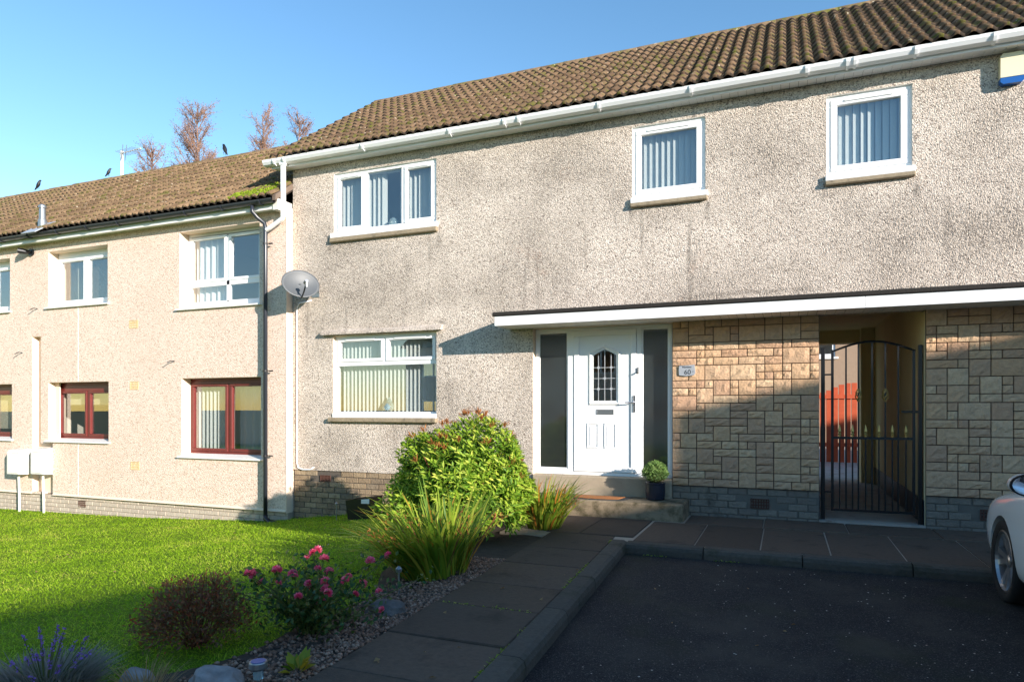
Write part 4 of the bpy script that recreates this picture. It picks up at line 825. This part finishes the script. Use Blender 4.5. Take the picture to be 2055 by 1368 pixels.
solar(-2.47, -6.33, -.05, .09, 'steel solar light with blue panel beside the pale rock'); solar(-2.70, -4.62, -.04, .20, 'thin steel solar stake light in front of the strappy grass clump', stick=True)
solar(-6.25, -.62, float(zl(-6.25, -.6))-.01, .24, 'thin solar stake light by the brick plinth', stick=True); solar(-3.82, -6.95, -.05, .10, 'solar light with blue panel beyond the lavender on the lawn edge')
def rock(x, y, z, sx, sy, sz, mat, lab, seed):
    q = random.Random(seed); bm = bmesh.new(); bmesh.ops.create_icosphere(bm, subdivisions=3, radius=1)
    ph = [q.uniform(0, 6) for _ in range(6)]
    for v in bm.verts:
        n_ = v.co.copy(); k = 1+.16*math.sin(n_.x*3+ph[0])*math.sin(n_.y*3.3+ph[1])+.10*math.sin(n_.z*6+ph[2]+n_.x*4)+q.uniform(-.03, .03); v.co = Vector((n_.x*sx*k, n_.y*sy*k, n_.z*sz*k))
    me = bpy.data.meshes.new('rock'); bm.to_mesh(me); bm.free(); me.materials.append(MT[mat]); o = bpy.data.objects.new('rock', me); COL.objects.link(o); o.location = (x, y, z); tag(o, lab, 'rock')
rock(-2.66, -6.42, -.02, .14, .11, .11, 'rock_pale', 'pale bluish rock in the bed beside the solar light', 1); rock(-2.56, -5.02, .0, .15, .10, .075, 'rock_dark', 'dark grey rock on the gravel at the path edge', 2); rock(-3.12, -6.5, -.02, .09, .07, .07, 'rock_pale', 'small grey rock between the lavender and the dry grass', 3)
q = random.Random(4); lm = leaves('fallen_leaf', [(0, 0, 0)], [(1, 0, 0)], .05, .03, 'straw', nrm=np.array([[0, 0, 1.]]))
for i in range(26):
    x, y, z = (q.uniform(-2.2, -1.6), q.uniform(-6.2, -3), .006) if i < 10 else (q.uniform(-1.1, 1.2), q.uniform(-5, -2.5), -.094)
    if i > 15: x, y = q.uniform(-9, -4.5), q.uniform(-5, -1.5); z = float(zl(x, y))+.035
    o = bpy.data.objects.new('fallen_leaf', lm); COL.objects.link(o); o.location = (x, y, z); o.rotation_euler = (0, 0, q.uniform(0, 6)); o.scale = (q.uniform(.5, 1.0),)*3
    k = 0 if i < 10 else 1 if i < 16 else 2; tag(o, ('small dry leaf fallen on the dark path slabs', 'small dry leaf fallen on the black asphalt', 'small dry leaf fallen on the green lawn')[k], 'leaf', ('fallen leaves on the path', 'fallen leaves on the asphalt', 'fallen leaves on the lawn')[k])

# ------------------------------------------------------------------ plants
def stems(name, base, tips, r0, mat, parent, n=5):
    m = MB()
    for p in tips:
        b_ = Vector(base)+Vector((rng.uniform(-.06, .06), rng.uniform(-.06, .06), 0)); p = Vector(p); mid = b_.lerp(p, .5)+Vector((rng.uniform(-.05, .05), rng.uniform(-.05, .05), .05)); m.tube([b_, mid, p], [r0, r0*.7, r0*.35], n)
    return ob(name, m, mat, parent)
B = (-3.42, -2.05); zb = float(zl(*B)); t = thing('shrub', (*B, zb), 'large rounded evergreen shrub with glossy green leaves beside the step', 'shrub')
def dome(n, c, rx_, ry_, rz_, seedphase=0, low=-.15):
    v = unit(nr.normal(size=(n*3, 3))); v = v[v[:, 2] > low][:n]; k = 1+.10*np.sin(v[:, 0]*4+1+seedphase)*np.sin(v[:, 1]*5+seedphase)+.07*np.sin(v[:, 2]*7+v[:, 0]*3+seedphase)
    return np.array(c)+v*np.array([rx_, ry_, rz_])*k[:, None], unit(v/np.array([rx_, ry_, rz_]))
PS = []; DS = []; LS = []; RS = []; NS = []
for c, rr, n, ph in (((B[0]+.03, B[1], .52), (.78, .68, .70), 900, 0), ((B[0]-.35, B[1]+.1, .40), (.54, .52, .56), 380, 2), ((B[0]+.42, B[1]-.15, .42), (.42, .42, .52), 300, 4), ((B[0], B[1]-.35, .25), (.55, .4, .4), 220, 5), ((B[0]+.50, B[1]-.42, .22), (.38, .42, .34), 200, 1), ((B[0]-.5, B[1]-.25, .2), (.4, .4, .36), 150, 3)):
    tips, nn = dome(n, c, *rr, ph); ax = unit(nn+np.array([0, 0, .45])+nr.normal(size=nn.shape)*.25)
    for k in range(13):
        a = k*2.4+nr.random(n)*.5; s1 = unit(np.cross(ax, [.3, .2, 1.])); s2 = np.cross(ax, s1); rad = s1*np.cos(a)[:, None]+s2*np.sin(a)[:, None]
        PS.append(tips-ax*(.012*k)); DS.append(rad+ax*(.75-.08*k)); LS.append(nr.uniform(.05, .10, n)); NS.append(ax)
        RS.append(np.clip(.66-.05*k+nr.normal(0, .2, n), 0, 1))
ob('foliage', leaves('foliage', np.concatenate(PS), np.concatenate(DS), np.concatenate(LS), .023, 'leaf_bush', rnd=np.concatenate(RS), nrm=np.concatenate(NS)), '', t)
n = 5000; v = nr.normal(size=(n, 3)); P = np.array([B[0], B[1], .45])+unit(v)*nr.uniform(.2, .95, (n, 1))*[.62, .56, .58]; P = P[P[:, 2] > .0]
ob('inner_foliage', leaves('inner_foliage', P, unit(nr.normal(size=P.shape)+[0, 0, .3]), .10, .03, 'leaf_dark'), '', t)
tips, nn = dome(24, (B[0], B[1], .5), .78, .72, .75, 0, .0)
stems('stems', (*B, zb-.03), tips[:24], .014, 'stem_red', t)
for i, (p, v) in enumerate(zip(*dome(34, (B[0]+.02, B[1], .52), .75, .70, .74, 0, .1))):
    n = 26; A = unit(v[None]+nr.normal(size=(n, 3))*.55+[0, 0, .4]); ob('flower_cluster', leaves('flower_cluster', p+A*nr.uniform(0, .05, (n, 1)), A, nr.uniform(.035, .075, n), .010, 'leaf_rust'), '', t)
def strappy(x, y, r, n, L, lab, lean, rust, nm='strappy_plant'):
    z = float(zl(x, y)); t = thing(nm, (x, y, z), lab, 'plant'); a = nr.uniform(0, 2*math.pi, n); rr = r*np.sqrt(nr.random(n))
    P = np.stack([x+rr*np.cos(a), y+rr*np.sin(a), np.full(n, z)], 1); D = np.stack([np.where(np.cos(a) > 0, .45, 1)*np.cos(a)*nr.uniform(.0, .75, n)+lean[0], np.sin(a)*nr.uniform(.0, .75, n)+lean[1], np.ones(n)], 1)
    rnd = np.clip(nr.normal(.34, .2, n), 0, .72); rnd[nr.random(n) < rust] = nr.uniform(.85, 1)
    ob('blades', blades('blades', P, D, L*nr.uniform(.6, 1.12, n), nr.uniform(.018, .034, n), nr.uniform(.05, .5, n), 'leaf_blade', rnd=rnd, seg=5), '', t)
    k = int(n*.02)+3; a = nr.uniform(0, 2*math.pi, k); P = np.stack([x+r*np.cos(a)*.6, y+r*np.sin(a)*.6, np.full(k, z)], 1); D = np.stack([np.cos(a)*.7+lean[0], np.sin(a)*.7+lean[1], np.ones(k)], 1)
    D = unit(D); Pm = P+D*L*.7; m = MB()
    for p, q_ in zip(P, Pm): m.tube([p, p+(q_-p)*.5, q_], .003, 4)
    ob('seed_stem', m, 'stem_red', t); PP = np.repeat(Pm, 16, 0)+nr.normal(size=(k*16, 3))*[.05, .05, .03]; ob('seed_heads', leaves('seed_heads', PP, np.repeat(D, 16, 0)+nr.normal(size=(k*16, 3))*.5, .035, .012, 'leaf_rust'), '', t, kind='stuff')
strappy(-2.80, -3.98, .23, 360, .70, 'tall strappy leaved clump with rusty tips leaning over the lawn', (-.14, -.1), .06); strappy(-2.72, -3.85, .18, 160, .85, 'upright strappy leaves standing against the big shrub', (0, .1), .1)
strappy(-2.62, -1.55, .17, 270, .74, 'strappy leaved clump with orange seed heads beside the front step', (.2, -.05), .14)
# rose
rb = (-2.78, -5.55); zr_ = float(zl(*rb)); t = thing('rose_bush', (*rb, zr_), 'low rose bush with pink flowers beside the path', 'rose bush')
tips = [(rb[0]+rng.gauss(0, .25), rb[1]+rng.gauss(0, .24), zr_+rng.uniform(.18, .50)) for _ in range(46)]
stems('stems', (*rb, zr_-.02), tips, .006, 'stem', t, 4); TP = np.array(tips); n = 1900
P = TP[nr.integers(0, len(TP), n)]*1.0; base = np.array([*rb, zr_]); P = base+(P-base)*nr.uniform(.3, 1.05, (n, 1))+nr.normal(size=(n, 3))*.045; P[:, 2] = np.maximum(P[:, 2], zr_+.02)
ob('foliage', leaves('foliage', P, nr.normal(size=(n, 3))+[0, 0, .2], nr.uniform(.03, .05, n), .026, 'leaf_rose'), '', t)
def bloom(s):
    n = 22; a = np.arange(n)*2.4; e = np.linspace(1.3, .15, n); D = np.stack([np.cos(a)*np.cos(e), np.sin(a)*np.cos(e), np.sin(e)], 1); return leaves('flower', D*.006, D, s, s*1.1, 'petal_pink', fold=-.2, nrm=-D+[0, 0, 1.2])
bl = [bloom(.034), bloom(.027), bloom(.022)]; up = sorted(tips, key=lambda p: -p[2])
for i in range(30): p = up[i] if i < 22 else up[rng.randrange(22, 46)]; ob('flower', bl[rng.randrange(3)], '', t, loc=(p[0]+rng.uniform(-.02, .02), p[1]+rng.uniform(-.02, .02), p[2]+.005), rot=(rng.uniform(-.9, .5), rng.uniform(-.6, .6), rng.uniform(0, 6)))
# red-leaved low shrub
sb = (-3.32, -5.95); zs_ = float(zl(*sb)); t = thing('red_shrub', (*sb, zs_), 'low twiggy shrub with dark red autumn leaves at the lawn edge', 'shrub')
n = 5200; v = unit(nr.normal(size=(n, 3))); v[:, 2] = np.abs(v[:, 2]); P = np.array([*sb, zs_+.08])+v*nr.uniform(.45, 1.03, (n, 1))*[.36, .34, .33]*(1+.12*np.sin(v[:, :1]*6)*np.sin(v[:, 1:2]*5))
ob('foliage', leaves('foliage', P, v+nr.normal(size=(n, 3))*.7, nr.uniform(.018, .036, n), .013, 'leaf_red'), '', t)
tp, _ = dome(40, (*sb, zs_+.08), .35, .33, .34, 0, .1); stems('stems', (*sb, zs_-.02), tp, .005, 'stem_red', t, 4)
# lavender
lb = (-3.40, -6.78); z_ = float(zl(*lb)); t = thing('lavender', (*lb, z_), 'grey lavender clump with purple flower spikes at the bed end', 'lavender'); n = 1700
a = nr.uniform(0, 6.28, n); P = np.stack([lb[0]+.22*np.cos(a)*nr.random(n), lb[1]+.2*np.sin(a)*nr.random(n), np.full(n, z_)], 1); D = np.stack([np.cos(a)*nr.uniform(0, 1.3, n), np.sin(a)*nr.uniform(0, 1.3, n), np.ones(n)], 1)
ob('foliage', blades('foliage', P, D, nr.uniform(.12, .25, n), .009, .25, 'leaf_lav', seg=3), '', t); m = MB()
for i in range(26):
    a_ = rng.uniform(0, 6.28); k = rng.uniform(.0, 1.1); p = Vector((lb[0], lb[1], z_)); e = p+Vector((math.cos(a_)*k, math.sin(a_)*k, 1)).normalized()*rng.uniform(.22, .36); m.tube([p, e], .002, 4)
    A = np.tile(np.array(e), (14, 1)); d_ = np.array((e-p).normalized()); A = A+d_*nr.uniform(-.05, .01, (14, 1)); ob('flower_spike', leaves('flower_spike', A, nr.normal(size=(14, 3))+d_, .016, .010, 'petal_purple'), '', t)
ob('flower_stem', m, 'stem', t)
def tuft(x, y, n, L, mat, nm, lab, sp=.8):
    z = float(zl(x, y)); t = thing(nm, (x, y, z), lab, 'plant'); a = nr.uniform(0, 6.28, n); P = np.stack([x+.05*np.cos(a), y+.05*np.sin(a), np.full(n, z)], 1); D = np.stack([np.cos(a)*nr.uniform(0, sp, n), np.sin(a)*nr.uniform(0, sp, n), np.ones(n)], 1)
    ob('blades', blades('blades', P, D, nr.uniform(.5, 1, n)*L, .004, .25, mat, seg=3), '', t)
tuft(-2.86, -6.66, 260, .26, 'straw', 'dry_grass', 'dry straw coloured grass tuft beside the small rock')
def herb(x, y, n, lab):
    z = float(zl(x, y)); t = thing('leafy_plant', (x, y, z), lab, 'plant'); a = nr.uniform(0, 6.28, n); D = np.stack([np.cos(a), np.sin(a), nr.uniform(.2, 1.2, n)], 1)
    ob('leaves', leaves('leaves', np.array([x, y, z+.02])+D*.02, D, nr.uniform(.07, .13, n), .045, 'leaf_lime'), '', t)
herb(-2.40, -6.12, 16, 'small lime leaved plant with a yellow leaf in the gravel')
# birch trees behind the cream house
def birch(x, y, top, lab, seed, spread, nb=70):
    q = random.Random(seed); t = thing('birch_tree', (x, y, -.6), lab, 'tree', 'birch trees behind the ridge'); m = MB(); LP = []; LD = []
    ctr = [(x+math.sin(i*.7+seed)*.15, y+math.cos(i*.9+seed)*.12, -.7+(top+.7)*i/12) for i in range(13)]; tr = MB().tube(ctr, [.16*(1-i/12.6)+.008 for i in range(13)], 8); ob('trunk', tr, 'bark', t, smooth=True)
    for i in range(nb):
        f = q.uniform(.45, .99); z = -.7+(top+.7)*f; k = f*12; j = int(k); p = Vector(ctr[j]).lerp(Vector(ctr[min(12, j+1)]), k-j); a = q.uniform(0, 6.28); L = spread*(1.06-f)**.7*1.3*q.uniform(.5, 1.1)+.3
        d_ = Vector((math.cos(a), math.sin(a), q.uniform(.9, 1.8))).normalized(); e = p+d_*L; mid = p.lerp(e, .5)+Vector((0, 0, -.05)); m.tube([p, mid, e], [.022, .014, .005], 4)
        for s in range(int(9+L*9)):
            g = q.uniform(.25, 1); b_ = p.lerp(e, g); d2 = (d_+Vector((q.gauss(0, .6), q.gauss(0, .6), q.gauss(.1, .45)))).normalized(); e2 = b_+d2*q.uniform(.2, .55); m.tube([b_, e2], [.008, .003], 3, False)
            for u_ in range(5): LP.append(b_.lerp(e2, q.uniform(.2, 1.05))); LD.append((q.gauss(0, 1), q.gauss(0, 1), q.gauss(-.3, .7)))
    ob('branches', m, 'bark', t); LP = np.array(LP); ob('foliage', leaves('foliage', LP+nr.normal(size=LP.shape)*.05, LD, nr.uniform(.035, .07, len(LP)), .035, 'leaf_birch'), '', t)
birch(-24.2, 13.4, 14.5, 'birch with the tallest rusty crown behind the cream house ridge', 2, 2.6, 130); birch(-25.9, 12.6, 12.6, 'low rusty birch crown beside the tallest birch', 5, 2.0, 80)
birch(-21.6, 14.6, 14.5, 'slim bare birch crown between the other birches and the grey roof', 8, 1.5, 80); birch(-20.1, 15.3, 14.3, 'birch crown rising just behind the grey house verge', 11, 1.6, 80)

# ------------------------------------------------------------------ parked car (nose towards the house)
C = thing('parked_car', (2.40, -4.0, -.1), 'white hatchback parked nose-in beside the right stone pier', 'car', rot=(0, 0, R(90)))
st = [(-2.0, .62, .30, .86, .90), (-1.9, .74, .24, .93, .96), (-1.6, .83, .20, .96, 1.0), (-1.0, .86, .18, .95, 1.0), (-.3, .865, .17, .93, .99), (.4, .865, .17, .91, .98), (.8, .865, .17, .89, .97), (1.1, .862, .18, .86, .93), (1.4, .85, .19, .82, .89), (1.65, .845, .20, .78, .84), (1.85, .82, .21, .72, .78), (1.98, .74, .23, .64, .69), (2.06, .52, .28, .55, .58)]
vs = []; NP = 0
for x, w_, zb_, zs2, zd in st:
    half = [(0, zb_), (w_*.86, zb_), (w_*.965, zb_+.07), (w_*.99, zb_+.2), (w_, (zb_+zs2)/2+.06), (w_*.985, zs2-.10), (w_*.955, zs2-.03), (w_*.88, zs2+.015), (w_*.5, zd-.008), (0, zd)]
    ring_ = half+[(-y, z) for y, z in reversed(half[1:-1])]; NP = len(ring_); vs += [(x, y, z) for y, z in ring_]
k = len(st); fs = [(i*NP+j, i*NP+(j+1) % NP, (i+1)*NP+(j+1) % NP, (i+1)*NP+j) for i in range(k-1) for j in range(NP)]+[tuple(range(NP)), tuple((k-1)*NP+j for j in range(NP))]
body = ob('body', MB().add(vs, fs), 'car_paint', C, local=True)
ss = body.modifiers.new('round', 'SUBSURF'); ss.levels = ss.render_levels = 2
cut = MB()
for ax_ in (1.25, -1.3):
    for sd in (-1, 1): cut.lathe([(.348, -.16), (.348, .4)], 32, Matrix.Translation((ax_, sd*.75, .315)) @ Matrix.Rotation(R(90)*-sd, 4, 'X'))
cutter = ob('cutter', cut, 'tyre', None); bo_ = body.modifiers.new('arches', 'BOOLEAN'); bo_.object = cutter; bo_.operation = 'DIFFERENCE'; bo_.solver = 'EXACT'
dg = bpy.context.evaluated_depsgraph_get(); dg.update()
cutter.parent = C; bpy.context.view_layer.update(); dg = bpy.context.evaluated_depsgraph_get()
me = bpy.data.meshes.new_from_object(body.evaluated_get(dg)); body.modifiers.clear(); body.data = me; me.materials.clear(); me.materials.append(MT['car_paint']); me.shade_smooth(); bpy.data.objects.remove(cutter)
try: me.set_sharp_from_angle(angle=R(40))
except Exception: pass
ob('wheel_arch_liner', MB().box(.85, 1.65, -.55, .55, .2, .66).box(-1.7, -.9, -.55, .55, .2, .66), 'tyre', C, local=True)
cab = [(.86, .74, .95, .70, .96), (.15, .76, .95, .58, 1.40), (-.7, .76, .96, .60, 1.46), (-1.4, .75, .98, .57, 1.40), (-1.93, .70, .95, .62, 1.0)]
vs = [p for x, wb, z0_, wt, zt_ in cab for p in ((x, wb, z0_-.06), (x, wt, zt_), (x, -wt, zt_), (x, -wb, z0_-.06))]
cb = ob('cabin_glass', MB().add(vs, [(4*i+j, 4*i+(j+1) % 4, 4*i+4+(j+1) % 4, 4*i+4+j) for i in range(4) for j in range(4)]+[(0, 1, 2, 3), (16, 17, 18, 19)]), 'car_glass', C, local=True)
ob('roof_panel', MB().add([(x, y*k_, z+.012) for x, wb, z0_, wt, z in cab[1:4] for y, k_ in ((wt, 1.02), (wt, .5), (wt, -.5), (wt, -1.02))], [(4*i+j, 4*i+j+1, 4*i+5+j, 4*i+4+j) for i in range(2) for j in range(3)]), 'car_paint', C, local=True, smooth=True)
for sd in (-1, 1):
    for (a, b_) in ((0, 1), (3, 4)): p, q_ = cab[a], cab[b_]; ob('pillar', MB().tube([(p[0], sd*p[3 if a else 1], p[4] if a else p[2]-.03), (q_[0], sd*q_[3], q_[4])], .035, 8), 'car_paint', C, local=True)
    ob('pillar', MB().tube([(-.35, sd*.775, .93), (-.4, sd*.60, 1.44)], .035, 8), 'car_paint', C, local=True)
    mr = ob('wing_mirror', MB().add([Vector((.44+.13*f_, sd*.90+sd*.105*math.cos(a_)*s_2+.0, .98+.075*math.sin(a_)*s_2)) for f_, s_2 in ((0, 1), (.35, 1.04), (.75, .85), (1, .4)) for a_ in np.linspace(0, 2*math.pi, 16, endpoint=False)], [(i*16+j, i*16+(j+1) % 16, i*16+16+(j+1) % 16, i*16+16+j) for i in range(3) for j in range(16)]+[tuple(range(48, 64))]), 'car_paint', C, local=True, smooth=True)
    ob('mirror_rim', MB().add([Vector((.437+d_, sd*.90+sd*.105*math.cos(a_)*s_2, .98+.075*math.sin(a_)*s_2)) for d_, s_2 in ((.01, 1.01), (-.006, 1.0), (-.004, .86)) for a_ in np.linspace(0, 2*math.pi, 20, endpoint=False)], [(i*20+j, i*20+(j+1) % 20, i*20+20+(j+1) % 20, i*20+20+j) for i in range(2) for j in range(20)]), 'black_plastic', mr, local=True)
    ob('mirror_glass', MB().add([(.436, sd*.90+sd*.092*math.cos(a_), .98+.066*math.sin(a_)) for a_ in np.linspace(0, 2*math.pi, 20, endpoint=False)], [tuple(range(20))]), 'mirror', mr, local=True)
    ob('mirror_arm', MB().tube([(.5, sd*.83, .93), (.5, sd*.76, .90)], .03, 8), 'black_plastic', mr, local=True)
    ob('headlight', MB().add([(1.965, sd*.47, .58), (1.80, sd*.70, .62), (1.66, sd*.74, .66), (1.86, sd*.56, .66), (1.97, sd*.46, .52), (1.82, sd*.70, .54)], [(0, 1, 2, 3), (0, 1, 5, 4)]), 'ornament_glass', C, local=True)
ob('lower_grille', MB().box(2.02, 2.07, -.4, .4, .30, .42, .01), 'black_plastic', C, local=True)
ob('door_seam', MB().box(.30, .306, .8655, .8665, .35, .86), 'black_plastic', C, local=True)
tyre_me = MB().lathe([(.238, -.09), (.28, -.105), (.305, -.095), (.315, -.06), (.315, .06), (.305, .095), (.28, .105), (.238, .09)], 40, cap=False).mesh('tyre', 'tyre', True)
rim = MB(); rim.lathe([(.218, -.085), (.222, .085), (.205, .092), (.198, .07), (.19, -.08)], 40, cap=False); rim.lathe([(.045, .02), (.045, .06), (.03, .068), (.004, .07)], 16)
for k in range(5):
    for off in (-.2, .2):
        a_ = k*2*math.pi/5; a1 = a_+off*.45; a2 = a_+off*1.15; p0 = Vector((math.cos(a1)*.035, math.sin(a1)*.035, .05)); p1 = Vector((math.cos(a2)*.2, math.sin(a2)*.2, .075)); sd_ = Vector((-math.sin(a_), math.cos(a_), 0))
        rim.add([p0+sd_*.016, p0-sd_*.016, p1-sd_*.021, p1+sd_*.021, p0+sd_*.022-Vector((0, 0, .03)), p0-sd_*.022-Vector((0, 0, .03)), p1-sd_*.026-Vector((0, 0, .03)), p1+sd_*.026-Vector((0, 0, .03))], [(0, 1, 2, 3), (0, 3, 7, 4), (1, 5, 6, 2), (4, 5, 6, 7)])
rim.v = [(x*1.1, y*1.1, z) for x, y, z in rim.v]; rim_me = rim.mesh('rim', 'alloy', False)
for ax_ in (1.25, -1.3):
    for sd in (-1, 1):
        wh = ob('wheel', MB().lathe([(.19, -.07), (.19, -.03), (.06, -.02)], 24), 'tyre', C, local=True); wh.location = (ax_, sd*.745, .315); wh.rotation_euler = (R(90)*-sd, 0, 0)
        ob('tyre', tyre_me, '', wh, local=True); ob('rim', rim_me, '', wh, local=True)
